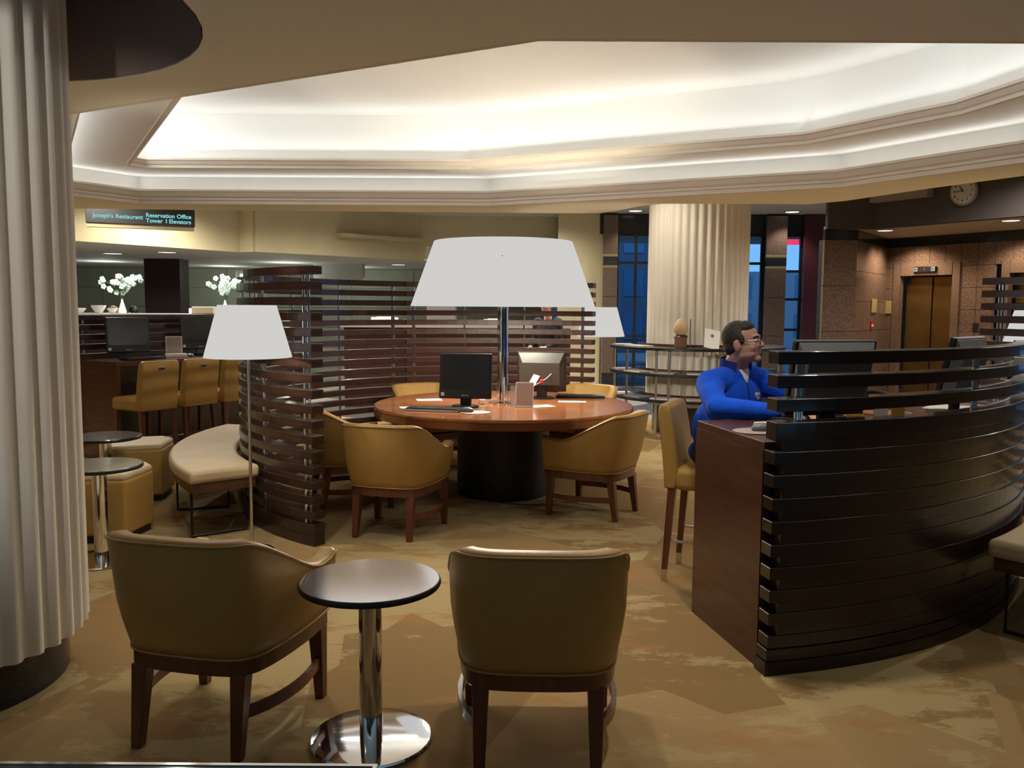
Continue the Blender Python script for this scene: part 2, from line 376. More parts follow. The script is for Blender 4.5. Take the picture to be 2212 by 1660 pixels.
for i in range(5):
    b = B(); b.box((-3 + i * 1.5, 0, 1.5), (.06, .08, 3)); b.obj('mullion', mull, r)
# outside
b = B(); b.box((4, 36, -.06), (50, 22, .1)); struct(b.obj('ground', mat('pavement', (.25, .27, .3), .8)), 'pavement outside the entrance')
b = B(); b.box((14, 16, -.06), (9, 18, .1)); struct(b.obj('ground', MATS['pavement']), 'pavement outside the side entrance')
def facade(x, y, wx, h, m, label):
    t = thing('office_building', label, 'building', (x, y, 0)); b = B(); b.box((0, 2, h / 2), (wx, 4, h)); b.obj('wall', m, t)
    for i in range(int(wx / 1.2)):
        for j in range(int(h / 1.5)):
            b = B(); b.box((-wx / 2 + .7 + i * 1.2, -.01, .9 + j * 1.5), (.7, .04, .9)); b.obj('window', mat('far_glass', (.1, .2, .35), .1), t)
facade(2.9, 30, 6, 6, mat('blue_grey_stone', (.12, .15, .22), .8), 'blue grey building seen through the left glass door')
facade(10.2, 34, 3.6, 3, mat('pale_stone', (.3, .34, .4), .8), 'low pale building seen through the narrow window')
b = B(); b.box((5.52, 17.12, 2.88), (.26, .05, .11)); o = tag(b.obj('lit_sign', emat('red_glow', (1, .05, .1), 1.5), bev=.01), 'small red glowing sign at top of narrow window', 'sign')

# ------------------------------------------------------------------ elevator lobby
L1a, L1b = Vector((4.95, 11.8)), Vector((6.75, 8.7)); W0, W1, W2, W3 = (4.28, 11.9), (4.74, 11.98), (5.84, 13.5), (7.35, 10.95)
b = B(); wall_seg(b, (4.28, 11.85), L1a, 2.66, 3.42, .12); wall_seg(b, L1a, L1b, 2.66, 3.42, .12); struct(b.obj('wall_elevator_bulkhead', darkbrown), 'dark brown bulkhead above the elevator lobby')
b = B(); b.prism([(4.3, 11.86), tuple(L1a), tuple(L1b), (9.2, 8.7), (9.2, 14.5), (6.6, 14.5), (5.82, 13.56), (4.7, 12.06), (4.3, 12.0)], 2.66, 2.7); struct(b.obj('ceiling', mat('lobby_ceiling', (.3, .24, .2), .7)), 'brown soffit of the elevator lobby')
b = B(); d = (L1b - L1a).normalized(); nrm = Vector((-d.y, d.x)) * -1; q = L1a + d * .85
wall_seg(b, L1a + nrm * .12, q + nrm * .12, 3.0, 3.42, .12); struct(b.obj('trim_4', mat('taupe', (.22, .17, .14), .7)), 'taupe beam on the elevator bulkhead')
def stonewall(name, p, q, z0, z1, m, cols, rows, label, skip=None, core=True):
    p = Vector(p); q = Vector(q); d = q - p; Ln = d.length; a = atan2(d.y, d.x)
    r = sempty(name, label, (p.x, p.y, 0), a)
    if core and not skip:
        b = B(); b.box((Ln / 2, .09, (z0 + z1) / 2), (Ln - .02, .12, z1 - z0)); b.obj('core', blackm, r)
    cw = Ln / cols; rh = (z1 - z0) / rows
    sh = B().box((0, 0, 0), (cw - .006, .05, rh - .006)).mesh('granite_panel')
    for i in range(cols):
        for j in range(rows):
            x = (i + .5) * cw; z = z0 + (j + .5) * rh
            if skip and skip(x, z): continue
            link('granite_panel', sh, m, r, loc=(x, 0, z))
    return r
stonewall('wall_elevator_pier', (4.28, 11.93), (4.76, 11.99), 0, 2.52, granite, 1, 4, 'brown granite pier left of the elevator lobby')
stonewall('wall_elevator_end', W1, W2, 0, 2.52, granite, 4, 6, 'brown granite end wall of the elevator lobby')
de = Vector(W3) - Vector(W2); Le = de.length; ae = atan2(de.y, de.x)
ev = [(.28, 1.12), (1.95, 2.79)]
sk = lambda x, z: any(a - .12 < x < c + .12 and z < 2.25 for a, c in ev)
stonewall('wall_elevator', W2, W3, 0, 2.52, granite, 12, 8, 'brown granite wall with the elevator doors', skip=sk)
for p, q in (((4.28, 11.92), W1), (W1, W2), (W2, W3)):
    b = B(); wall_seg(b, p, q, 2.52, 2.66, .07); struct(b.obj('trim_5', graniteb), 'black granite band under the lobby soffit')
def elevator(x0, x1, label, full):
    r = thing('elevator', label, 'elevator', (W2[0], W2[1], 0), ae)
    wd = x1 - x0; fm = mat('dark_bronze', (.10, .062, .035), .35, .5)
    for sx in (x0 - .06, x1 + .06):
        b = B(); b.box((sx, .0, 1.13), (.11, .1, 2.26)); b.obj('jamb', granite, r)
    b = B(); b.box(((x0 + x1) / 2, 0, 2.17), (wd - .01, .1, .18)); b.obj('lintel', granite, r)
    b = B(); b.box(((x0 + x1) / 2, .3, 1.06), (wd + .1, .03, 2.1)); b.obj('shaft_back', fm, r)
    for i in (0, 1):
        b = B(); b.box((x0 + wd * (.25 + .5 * i), .14 + .03 * i, 1.03), (wd / 2 - .004, .025, 2.06)); b.obj('door_panel', bronze, r, bev=.004)
    ind = B().box(((x0 + x1) / 2, -.07, 2.17), (.36, .03, .085)).obj('indicator', black, r, bev=.004)
    for sx in (-.14, .14):
        b = B(); b.box(((x0 + x1) / 2 + sx, -.088, 2.17), (.06, .008, .062)); b.obj('lantern', emat('lantern_glow', (.95, .95, .8), .55), ind, bev=.01)
        b = B(); b.prism([(-.018, 0), (.018, 0), (0, .026)], 0, .003); o = b.obj('arrow', black, ind, loc=((x0 + x1) / 2 + sx, -.093, 2.16)); o.rotation_euler = (pi / 2, 0, 0)
    text('floor_number', '1', .06, emat('red_glow', (1, .05, .1), 1.5), ind, ((x0 + x1) / 2, -.087, 2.17), (pi / 2, 0, 0))
    return r
elevator(ev[0][0], ev[0][1], 'bronze elevator doors nearest the lobby corner, under a lit indicator', True)
elevator(ev[1][0], ev[1][1], 'second bronze elevator at the right edge behind the slatted screen', False)
def on_wall(p, q, t, off):
    p = Vector(p); q = Vector(q); d = (q - p).normalized(); n_ = Vector((d.y, -d.x)); x = p + d * t + n_ * off; return (x.x, x.y), atan2(d.y, d.x)
# clock
pc, ac = on_wall(L1a, L1b, 1.28, .075)
t = thing('wall_clock', 'round white wall clock above the elevator lobby', 'clock', (pc[0], pc[1], 3.02), ac)
def disc(r, y0, y1, seg=40): 
    b = B(); b.loft([[(r * cos(2 * pi * k / seg), y, r * sin(2 * pi * k / seg)) for k in range(seg)] for y in (y0, y1)]); return b
disc(.175, 0, -.035).obj('case', mat('clock_case', (.2, .19, .17), .4), t)
disc(.152, -.034, -.042).obj('dial', mat('clock_dial', (.42, .4, .37), .5), t)
for k in range(12):
    a = k * pi / 6; s_ = 'XII I II III IV V VI VII VIII IX X XI'.split()[k] if False else str(k or 12)
    text('numeral', s_, .038, black, t, (.118 * sin(a), -.044, .118 * cos(a)), (pi / 2, 0, 0))
for a, ln, wd in ((radians(-38), .085, .010), (radians(-92), .115, .007)):
    b = B(); b.box((0, 0, ln / 2 - .01), (wd, .003, ln)); o = b.obj('hand', black, t, loc=(0, -.047, 0)); o.rotation_euler = (0, a, 0)
# notices, alarm, button plates
def plaque(p, q, tt, z, wx, h, m, name, label, cat):
    (x, y), a = on_wall(p, q, tt, .035); b = B(); b.box((0, 0, 0), (wx, .012, h)); o = b.obj(name, m, loc=(x, y, z), bev=.003); o.rotation_euler = (0, 0, a); return tag(o, label, cat)
tanp = mat('tan_notice', (.32, .25, .12), .5)
plaque(W1, W2, 1.05, 1.62, .3, .2, tanp, 'notice', 'tan notice on the end wall of the elevator lobby', 'notice')
plaque(W2, W3, .08, 1.6, .13, .2, tanp, 'notice', 'tan notice beside the nearest elevator door', 'notice')
fa = plaque(W1, W2, .95, 1.33, .09, .13, mat('alarm_red', (.5, .012, .012), .4), 'fire_alarm', 'red fire alarm pull station below the tan notice', 'fire alarm')
b = B(); b.box((0, -.012, 0), (.05, .014, .03)); b.obj('pull_bar', white, fa)
plaque(W2, W3, 1.5, 1.33, .08, .12, black, 'call_button_plate', 'black call button plate between the two elevators', 'button plate')

# ------------------------------------------------------------------ downlights and added fill lights
def downlight(x, y, z, r, power, label, group, ang=110, lit=True):
    t = thing('downlight', label, 'ceiling light', (x, y, z), 0, group)
    B().loft([[(q * cos(2 * pi * k / 20), q * sin(2 * pi * k / 20), z_) for k in range(20)] for q, z_ in ((r, -.004), (r * 1.2, -.008), (r * 1.2, -.001), (r, -.001))], caps=False, loop=True).obj('trim_ring', MATS['clock_case'], t)
    B().lathe([(r * .98, -.006), (r * .98, -.001)], seg=20).obj('lens', dl_e if lit else white, t)
    if power: spot('downlight_lamp', (x, y, z - .03), power * DOWN_K, ang=ang)
for x, y, l in ((2.32, 16.5, 'downlight in the grey ceiling left of the far fluted column'), (4.62, 15.0, 'nearer downlight in the grey ceiling right of the far column'), (5.3, 16.5, 'farther downlight in the grey ceiling right of the far column')):
    downlight(x, y, 3.4, .13, 25, l, 'lobby ceiling downlights')
downlight(5.15, 12.0, 2.66, .1, 0, 'oblong bright downlight above the elevator pier', 'elevator lobby downlights')
downlight(6.05, 10.55, 2.66, .1, 0, 'bright downlight under the clock bulkhead at right', 'elevator lobby downlights')
for x, y in ((5.6, 12.5), (5.82, 12.78), (6.6, 11.43)):
    spot('elevator_fill_spot', (x, y, 2.62), 60, ang=140, col=(1, .76, .52))  # unseen spots added to light the granite elevator walls
for x, y, l in ((-7.4, 16.0, 'dim downlight in the low restaurant ceiling'), (-6.2, 15.5, 'large bright downlight in front of the dark pillar'), (-2.6, 19.6, 'downlight over the reception, seen beside the big lampshade')):
    downlight(x, y, 2.5, .16, 30, l, 'restaurant ceiling downlights', 150)
for x, y in ((-11, 17), (-9, 19), (-5, 19), (-7, 21), (-4, 21)): point('restaurant_fill', (x, y, 2.2), 17, col=(.9, 1, .88))  # point lights without fixtures, added to brighten the restaurant
for x, y in ((-5.5, 11.4), (-3.4, 12.3), (-.5, 12.6), (1.2, 12.8), (3.2, 13.0)): spot('lobby_fill_spot', (x, y, 3.38), 330, ang=150)  # extra unseen spots added to lift the dark background
for x, y, k in ((-6.5, 2.5, 120), (-7, 6.8, 150), (6.5, 2, 60), (-3.6, .8, 16), (.5, 10.1, 0), (1.25, 9.95, 85)):
    if k: spot('lounge_fill_spot', (x, y, ZC - .02 if y < 9 else 3.38), k, ang=150)  # out-of-view spots added for ambient light and to brighten the columns
o = spot('column_fill_spot', (-1.75, 1.2, ZC - .03), 85, ang=64, blend=.5, col=(1, .95, .9))  # unseen spot added and aimed to brighten only the near column
o.rotation_euler = Vector((-.6, 2.0, -.72)).to_track_quat('-Z', 'Y').to_euler()
for x, y in ((5.6, 6.5), (5.4, 9.2), (7.8, 7.5)): spot('lobby_fill_spot', (x, y, 3.38), 330, ang=150)  # further unseen spots, added to brighten the elevator side
for x, y, k in ((-5.0, 13.2, 420), (-5.3, 11.2, 160), (-2.6, 14.6, 160), (.3, 16, 160)): spot('bulkhead_fill_spot', (x, y, 3.38), k, ang=160)  # unseen spots added to lighten the cream bulkhead

# ------------------------------------------------------------------ fluted columns
def column(x, y, top, label, z0=.2, fl=40):
    t = thing('fluted_column', label, 'column', (x, y, 0))
    n = fl * 8; R = .63; ring = []
    for k in range(n):
        u = (k % 8) / 8; r = R - (0, .001, .004, .012, .024, .027, .022, .008)[k % 8]; a = 2 * pi * k / n; ring.append((r * cos(a), r * sin(a)))
    b = B(); b.loft([[(p[0], p[1], z) for p in ring] for z in (z0, top)]); o = b.obj('shaft', colm, t, smooth=True)
    B().lathe([(.545, 0), (.545, z0 + .02)], seg=48).obj('base', graniteb, t, smooth=True)
    return t
column(-2.45, 3.45, ZC + .755, 'large cream fluted column standing at the left edge')
column(2.36, 11.0, 3.4, 'cream fluted column ringed by magazine shelves in the background', .35)

# ------------------------------------------------------------------ curved slatted screens
SC = (-.07, 7.25)
def panel_screen(c, a0, a1, label, cat='screen', group=None, top=1.83, r0=2.05, r1=2.15, m=slatwood, posts=(.06, .37, .68, .95), n=18):
    t = thing('slatted_screen', label, cat, (c[0], c[1], 0), 0, group)
    me = B().arc((0, 0), r0, r1, a0, a1, 0, .055, n).mesh('slat'); me.materials.append(m)
    z = top - .055
    while z > .15:
        o = link('slat', me, m, t, loc=(0, 0, z), bev=.003, bseg=1); z -= .1
    B().arc((0, 0), r0, r1, a0, a1, .075, .145, n).obj('slat', m, t, bev=.003, bseg=1)
    B().arc((0, 0), r0 + .004, r1 - .004, a0 + .1, a1 - .1, 0, .073, n).obj('plinth', m, t)
    pm = B().lathe([(.0105, .145), (.0105, top - .02)], seg=10).mesh('post')
    for p in posts:
        for dr in ((-.02, .02) if p > .9 or p < .1 else (0,)):
            a = radians(a0 + (a1 - a0) * p); rr = (r0 + r1) / 2 + dr
            link('post', pm, chrome, t, True, loc=(rr * cos(a), rr * sin(a), 0))
    return t
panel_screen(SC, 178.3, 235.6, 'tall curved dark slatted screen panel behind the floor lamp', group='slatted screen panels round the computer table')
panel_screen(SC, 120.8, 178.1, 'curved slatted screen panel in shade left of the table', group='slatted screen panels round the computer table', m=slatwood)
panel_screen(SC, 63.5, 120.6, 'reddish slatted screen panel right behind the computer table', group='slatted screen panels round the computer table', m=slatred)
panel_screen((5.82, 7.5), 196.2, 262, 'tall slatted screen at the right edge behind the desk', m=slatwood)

# ------------------------------------------------------------------ lamps
def lamp_shade(rb, rt, h):
    b = B(); th = .006
    b.loft([[(r * cos(2 * pi * k / 48), r * sin(2 * pi * k / 48), z) for k in range(48)] for r, z in ((rb, 0), (rt, h), (rt - th, h), (rb - th, 0))], caps=False, loop=True); return b
def floor_lamp(x, y, label, w_=22):
    t = thing('floor_lamp', label, 'floor lamp', (x, y, 0), 0, 'standing lamps with white cone shades')
    B().lathe([(.14, 0), (.14, .012), (.13, .02), (.012, .028)], seg=32).obj('base', steel, t, smooth=True)
    B().lathe([(.0105, .02), (.0105, 1.42)], seg=12).obj('pole', steel, t, smooth=True)
    lamp_shade(.268, .178, .325).obj('shade', shade_e, t, smooth=True, loc=(0, 0, 1.25))
    b = B()
    for k in range(3): b.tube([(0, 0, 1.4), (.2 * cos(k * 2.1), .2 * sin(k * 2.1), 1.44)], .003, 6)
    b.obj('spider', steel, t)
    B().ell((0, 0, 1.45), (.03, .03, .04)).obj('bulb', bulb_e, t, smooth=True)
    point('lamp_bulb', (x, y, 1.36), w_ * LAMP_K, r=.03)
    return t
floor_lamp(-1.655, 5.36, 'lit floor lamp with white shade in front of the curved slatted screen')
floor_lamp(.99, 9.62, 'lit floor lamp half hidden behind the far end of the slatted screen')
floor_lamp(4.7, 7.7, 'lit floor lamp glowing through the screen at the right edge')

# ------------------------------------------------------------------ round computer table with lamp
TX, TY, TZ = -.07, 7.2, .76
t = thing('round_table', 'large round mahogany table with a black drum base', 'table', (TX, TY, 0))
R = 1.085
B().lathe([(R - .005, TZ - .028), (R, TZ - .02), (R, TZ - .006), (R - .006, TZ)], seg=96).obj('table_top', topwood, t, smooth=True)
B().lathe([(R - .006, TZ - .085), (R + .002, TZ - .08), (R + .002, TZ - .0285), (R - .1, TZ - .0285)], seg=96).obj('edge_band', edgewood, t, smooth=True)
B().lathe([(.37, 0), (.39, .01), (.39, TZ - .09), (.5, TZ - .086)], seg=64).obj('base', blackm, t, smooth=True)
t = thing('table_lamp', 'oversized white shade lamp on a chrome post in the middle of the table', 'lamp', (TX - .01, TY, TZ))
B().lathe([(.12, .001), (.12, .012), (.05, .02)], seg=40).obj('base', chrome, t, smooth=True)
B().lathe([(.046, .02), (.046, 1.02)], seg=32).obj('post', chrome, t, smooth=True)
B().lathe([(.015, 1.02), (.015, 1.2)], seg=12).obj('stem', chrome, t, smooth=True)
lamp_shade(.77, .575, .535).obj('shade', shade_e, t, smooth=True, loc=(0, 0, .815))
b = B()
for k in range(4): b.tube([(0, 0, 1.18), (.66 * cos(k * pi / 2), .66 * sin(k * pi / 2), 1.2)], .005, 6)
b.obj('spider', steel, t)
for k in range(4):
    a = k * pi / 2 + .4; B().ell((.16 * cos(a), .16 * sin(a), .97), (.035, .035, .05)).obj('bulb', bulb_e, t, smooth=True)
    point('lamp_bulb', (TX + .2 * cos(a), TY + .2 * sin(a), TZ + .9), 34 * LAMP_K, r=.05)

# all-in-one computers
def computer(loc, rz, label, group='all-in-one computers', tilt=12, sticker=True, back=False):
    t = thing('all_in_one_computer', label, 'computer', loc, rz, group)
    W, H = .43, .37
    T = Matrix.Rotation(radians(-tilt), 4, 'X')       # screen faces local -Y, leaning back
    def part(b, name, m, **k):
        o = b.obj(name, m, t, **k); o.matrix_local = Matrix.Translation((0, 0, .065)) @ T; return o
    b = B(); b.box((0, 0, H / 2), (W, .035, H)); body = part(b, 'housing', black, bev=.008)
    b = B(); b.box((0, -.018, H / 2 + .028), (W - .045, .003, H - .095)); part(b, 'screen', screenm)
    b = B(); b.loft([[(-W / 2 + .012, .017, .04), (W / 2 - .012, .017, .04), (W / 2 - .012, .017, H - .006), (-W / 2 + .012, .017, H - .006)], [(-W / 2 + .05, .07, .08), (W / 2 - .05, .07, .08), (W / 2 - .05, .07, H - .085), (-W / 2 + .05, .07, H - .085)]]); part(b, 'back_cover', greyp if back else mat('dark_grey_plastic', (.05, .05, .045), .35), bev=.003)
    if sticker:
        b = B(); b.box((-W / 2 + .03, -.0185, .035), (.028, .002, .028)); part(b, 'sticker', white)
    e = bpy.data.objects
    tx = text('logo', 'lenovo', .02, silver, t, (0, 0, 0), (0, 0, 0)); tx.matrix_local = Matrix.Translation((0, 0, .065)) @ T @ Matrix.Translation((0, -.0185, .028)) @ Matrix.Rotation(pi / 2, 4, 'X')
    if back:
        tx = text('logo', 'lenovo', .03, white, t, (0, 0, 0), (0, 0, 0)); tx.matrix_local = Matrix.Translation((0, 0, .065)) @ T @ Matrix.Translation((.09, .055, H - .06)) @ Matrix.Rotation(pi, 4, 'Z') @ Matrix.Rotation(pi / 2 - .59, 4, 'X')
    b = B(); b.box((0, .03, .06), (.09, .03, .12)); b.obj('stand_neck', black, t, bev=.005)
    b = B(); b.lathe([(.11, 0), (.11, .008), (.1, .014)], seg=32); b.obj('stand_foot', black, t, smooth=True)
    return t
computer((-.38, 6.93, TZ + .001), radians(-8), 'black all-in-one computer on the round table, screen facing the viewer', tilt=8)
c2 = computer((.27, 7.62, TZ + .001), radians(172), 'black all-in-one computer on the round table, seen from behind', tilt=14, sticker=False)
# label tag, cable and lock on its back
b = B(); b.box((0, 0, 0), (.055, .004, .15)); o = b.obj('tag', white, c2, loc=(.05, .118, .19)); o.rotation_euler = (radians(20), radians(-28), 0)
B().tube(catmull([(-.1, .105, .24), (-.05, .135, .19), (.03, .14, .14), (.16, .11, .06)], 14), .004, 6).obj('cable', silver, c2)
B().ell((-.01, .14, .165), (.02, .012, .018)).obj('lock', MATS['alarm_red'], c2, smooth=True)
def keyboard(loc, rz, label, wx=.44, strip=True):
    t = thing('keyboard', label, 'keyboard', loc, rz, 'keyboards')
    b = B(); b.box((0, 0, .009), (wx, .15, .016)); b.obj('tray', black, t, bev=.004)
    if strip: b = B(); b.box((0, -.0775, .007), (wx, .005, .012)); b.obj('front_strip', silver, t)
    b = B()
    for r_ in range(5):
        for k in range(19):
            if r_ == 0 and 4 <= k <= 8: continue
            b.box((-wx / 2 + .022 + k * .0222, -.052 + r_ * .026, .02), (.0185, .021, .009))
        if r_ == 0: b.box((-wx / 2 + .022 + 6 * .0222, -.052, .02), (.107, .021, .009))
    o = b.obj('keys', mat('key_grey', (.05, .05, .05), .4), t); o['kind'] = 'stuff'
    return t
def mouse(loc, rz, label):
    t = thing('computer_mouse', label, 'mouse', loc, rz, 'computer mice')
    b = B(); b.ell((0, 0, .012), (.032, .056, .026)); me = b
    me.v = [(x, y, max(z, 0.0)) for x, y, z in me.v]; me.obj('shell', greyp, t, smooth='all')
    B().box((0, .03, .036), (.006, .018, .008)).obj('wheel', black, t, bev=.002)
    return t
def pad(loc, label, m=None, r=.11, rz=0):
    b = B(); b.lathe([(r, 0), (r, .003)], seg=40); b.v = [(x * 1.15, y, z) for x, y, z in b.v]
    o = b.obj('mouse_pad', m or silver, loc=loc); o.rotation_euler = (0, 0, rz); return tag(o, label, 'mouse pad', 'mouse pads')
ZT_ = TZ + .0012
keyboard((-.61, 6.66, ZT_), radians(-14), 'black keyboard lying on the round table')
pad((-.28, 6.55, ZT_), 'pale mouse pad on the front of the round table', mat('pad_pink', (.5, .42, .4), .6), .1)
mouse((-.345, 6.56, ZT_ + .0035), radians(70), 'dark mouse on the pale pad of the round table')
keyboard((.62, 7.72, ZT_), radians(175), 'black keyboard behind the far computer on the round table')
def acrylic(loc, rz, label, h=.2, wx=.15):
    t = thing('sign_holder', label, 'sign holder', loc, rz)
    b = B(); b.box((0, 0, h / 2 + .004), (wx, .006, h)); o = b.obj('frame', mat('acrylic_edge', (.75, .72, .7), .3), t); o.rotation_euler = (radians(-8), 0, 0)
    b = B(); b.box((0, -.0042, h / 2 + .004), (wx - .018, .003, h - .018)); o = b.obj('card', mat('mauve_card', (.36, .27, .26), .5), t); o.rotation_euler = (radians(-8), 0, 0)
    b = B(); b.box((0, .03, .003), (wx, .09, .005)); b.obj('foot', MATS['acrylic_edge'], t)
    return t
acrylic((.1, 6.93, ZT_), radians(-12), 'small acrylic sign holder with a pale card beside the chrome post')
b = B(); b.lathe([(.035, 0), (.035, .16), (.032, .16), (.032, .004)], seg=24); tag(b.obj('clear_cup', mat('clear_plastic', (.9, .9, .9), .1, trans=.9), smooth=True, loc=(.02, 7.06, ZT_)), 'clear plastic tube cup at the foot of the chrome post', 'cup')
def paper(loc, rz, label, sx=.21, sy=.28, m=None, n='paper_sheet', h=.0015, cat='paper', group=None):
    b = B(); b.box((0, 0, h / 2), (sx, sy, h)); o = b.obj(n, m or white, loc=loc); o.rotation_euler = (0, 0, rz); return tag(o, label, cat, group)
paper((.24, 6.98, ZT_), .5, 'white leaflets lying by the sign holder', .2, .14, h=.004)
paper((-.72, 7.42, ZT_), .2, 'white paper sheet on the left back of the round table', .22, .15)
paper((-.80, 6.86, ZT_), .3, 'white paper slip beside the keyboard on the round table', .2, .12)
paper((.52, 7.35, ZT_), -.1, 'white paper slip on the right side of the round table', .24, .1)
b = B(); b.box((0, 0, .02), (.05, .05, .04)); b.lathe([(.012, .04), (.01, .1)], seg=10); tag(b.obj('power_adapter', white, loc=(-.25, 7.14, ZT_), bev=.004), 'small white plug adapter left of the chrome post', 'adapter')

# ------------------------------------------------------------------ armchairs
def make_armchair(label, loc, rz, group):
    t = thing('armchair', label, 'armchair', loc, rz, group)
    half = [(.0, -.292), (.12, -.288), (.195, -.272), (.243, -.232), (.268, -.16), (.284, -.05), (.292, .08), (.29, .18), (.285, .28)]
    path = [(-x, y) for x, y in half[::-1]] + half[1:]
    P = catmull([(x, y, 0) for x, y in path], 72)
    def hh(y):
        K = [(-.30, .795), (-.235, .79), (-.19, .765), (-.12, .715), (-.03, .655), (.06, .612), (.14, .593), (.22, .596), (.30, .618)]
        for (a, ha), (b_, hb) in zip(K, K[1:]):
            if y <= b_: u = max(0, (y - a) / (b_ - a)); return ha + (hb - ha) * u
        return .6
    rings = []; topc = []; botc = []
    for i, p in enumerate(P):
        a = P[max(i - 1, 0)]; c = P[min(i + 1, len(P) - 1)]; tg = (c - a).normalized(); no = Vector((tg.y, -tg.x, 0))   # outward
        h = hh(p.y); rear = max(0, min(1, (-p.y - .05) / .24))
        def O(z, off):
            u = (z - .36) / .44; bul = .022 * sin(min(1, u * 1.3) * pi * .75)
            q = p + no * (off + bul + .012 * u); return Vector((q.x * (1 + .04 * u), q.y - rear * .075 * u, z))
        th = .062
        def I(z, off):
            u = (z - .36) / .44; q = p - no * th; q = q + no * (off + .012 * u); return Vector((q.x * (1 + .03 * u), q.y - rear * .065 * u, z))
        zs = [.355, .40, .47, .54]; zz = [z for z in zs if z < h - .06]
        while len(zz) < 4: zz.append(zz[-1] + .001)
        ring = [O(z, 0) for z in zz] + [O(h - .03, 0), O(h - .008, -.006), O(h, -.02), I(h - .002, .02), I(h - .02, .002)] + [I(z, 0) for z in (.46, .40)] + [I(.355, 0)]
        rings.append(ring); topc.append(O(h - .012, .001)); botc.append(O(.358, .002))
    b = B(); b.loft(rings); b.obj('shell', leather, t, smooth='all')
    B().tube(topc, .0045, 6).obj('piping', piping_m, t, smooth='all')
    B().tube(botc, .0045, 6).obj('piping', piping_m, t, smooth='all')
    inner = [(p.x * .8, p.y * .8 + .03) for p in P]
    b = B(); b.prism(inner, .36, .455); b.obj('seat_cushion', leather, t, bev=.025, bseg=3)
    ap = [(p.x * .985, p.y * .985) for p in P]
    b = B(); b.prism(ap, .295, .353); b.obj('seat_rail', legwood, t, bev=.004)
    def leg(x, y, fx, fy):
        b = B(); a0, a1 = .029, .0185
        b.loft([[(cx + sx * s, cy + sy * s, z) for sx, sy in ((-1, -1), (1, -1), (1, 1), (-1, 1))] for cx, cy, z, s in ((x, y, .30, a0), (fx, fy, 0, a1))]); b.obj('leg', legwood, t, bev=.003)
    for s in (-1, 1):
        leg(s * .195, -.235, s * .197, -.275); leg(s * .255, .235, s * .262, .245)
        b = B(); pts = catmull([(s * .20, -.25, .155), (s * .262, -.12, .155), (s * .285, .05, .155), (s * .26, .235, .155)], 14)
        rr = []
        for i, p in enumerate(pts):
            a = pts[max(i - 1, 0)]; c = pts[min(i + 1, 14)]; tg = (c - a).normalized(); no = Vector((tg.y, -tg.x, 0)) * .009
            rr.append([p + no + Vector((0, 0, -.02)), p + no + Vector((0, 0, .02)), p - no + Vector((0, 0, .02)), p - no + Vector((0, 0, -.02))])
        b.loft(rr); b.obj('stretcher', legwood, t, smooth=True)
    return t
ch0 = make_armchair('tan leather armchair in the left foreground, seen from behind', (-1.075, 3.16, 0), radians(-13), 'foreground armchairs')
dup(ch0, 'tan leather armchair beside the small round table, back straight to viewer', (.1, 3.04, 0), radians(-1), 'foreground armchairs')
G = 'armchairs round the computer table'
dup(ch0, 'tan armchair nearest the viewer at the round table, left of its base', (-.80, 5.94, 0), radians(-15), G)
dup(ch0, 'tan armchair at the right side of the round table, seen from its side', (.63, 6.51, 0), radians(60), G)
dup(ch0, 'tan armchair tucked at the left of the round table, mostly behind another chair', (-1.27, 6.72, 0), radians(-66), G)
dup(ch0, 'armchair behind the round table on the left, only its yellow back showing', (-.80, 8.40, 0), radians(-148), G)
dup(ch0, 'armchair behind the round table on the right, only its yellow back showing', (.66, 8.40, 0), radians(148), G)

# ------------------------------------------------------------------ small round cafe tables
cafe_top = mat('dark_laminate', (.86, .83, .84), .12, 1, spec=.7)
def cafe_table(loc, label, r=.255, h=.6, rb=.22, m=cafe_top):
    t = thing('cafe_table', label, 'side table', loc, 0, 'small round tables on chrome pedestals')
    B().lathe([(r - .006, h - .003), (r - .008, h)], seg=64).obj('table_top', m, t, smooth=True)
    B().lathe([(r - .02, h - .026), (r - .004, h - .022), (r, h - .014), (r - .002, h - .005), (r - .0055, h - .0015)], seg=64).obj('edge', black, t, smooth=True)
    B().lathe([(.042, .02), (.042, h - .026)], seg=32).obj('pedestal', chrome, t, smooth=True)
    B().lathe([(rb - .004, 0), (rb, .006), (rb - .004, .014), (rb - .03, .018), (.05, .021)], seg=64).obj('base', chrome, t, smooth=True)
    return t
cafe_table((-.505, 3.0, 0), 'small round table between the two foreground armchairs')
cafe_table((-2.52, 5.16, 0), 'round dark table nearest the big column, in front of an ottoman')
cafe_table((-3.02, 6.3, 0), 'round dark table farther back beside the bar stools')
def ottoman(x, y, rz, label):
    t = thing('ottoman', label, 'ottoman', (x, y, 0), rz, 'beige leather ottomans')
    pl = [(-.2, -.27), (.2, -.27), (.28, .1), (.2, .24), (-.2, .24), (-.28, .1)]
    b = B(); b.prism([(px * .9, py * .9) for px, py in pl], 0, .05); b.obj('base', blackm, t)
    b = B(); b.prism(pl, .05, .42); b.obj('side', leather, t, bev=.02, bseg=3)
    b = B(); b.prism([(px * .98, py * .98) for px, py in pl], .41, .46); b.obj('seat_pad', leather2, t, bev=.022, bseg=3)
    return t
ottoman(-2.77, 5.78, radians(8), 'beige ottoman behind the near round table by the column')
ottoman(-3.07, 6.95, radians(20), 'beige ottoman farther back beside the curved bench')

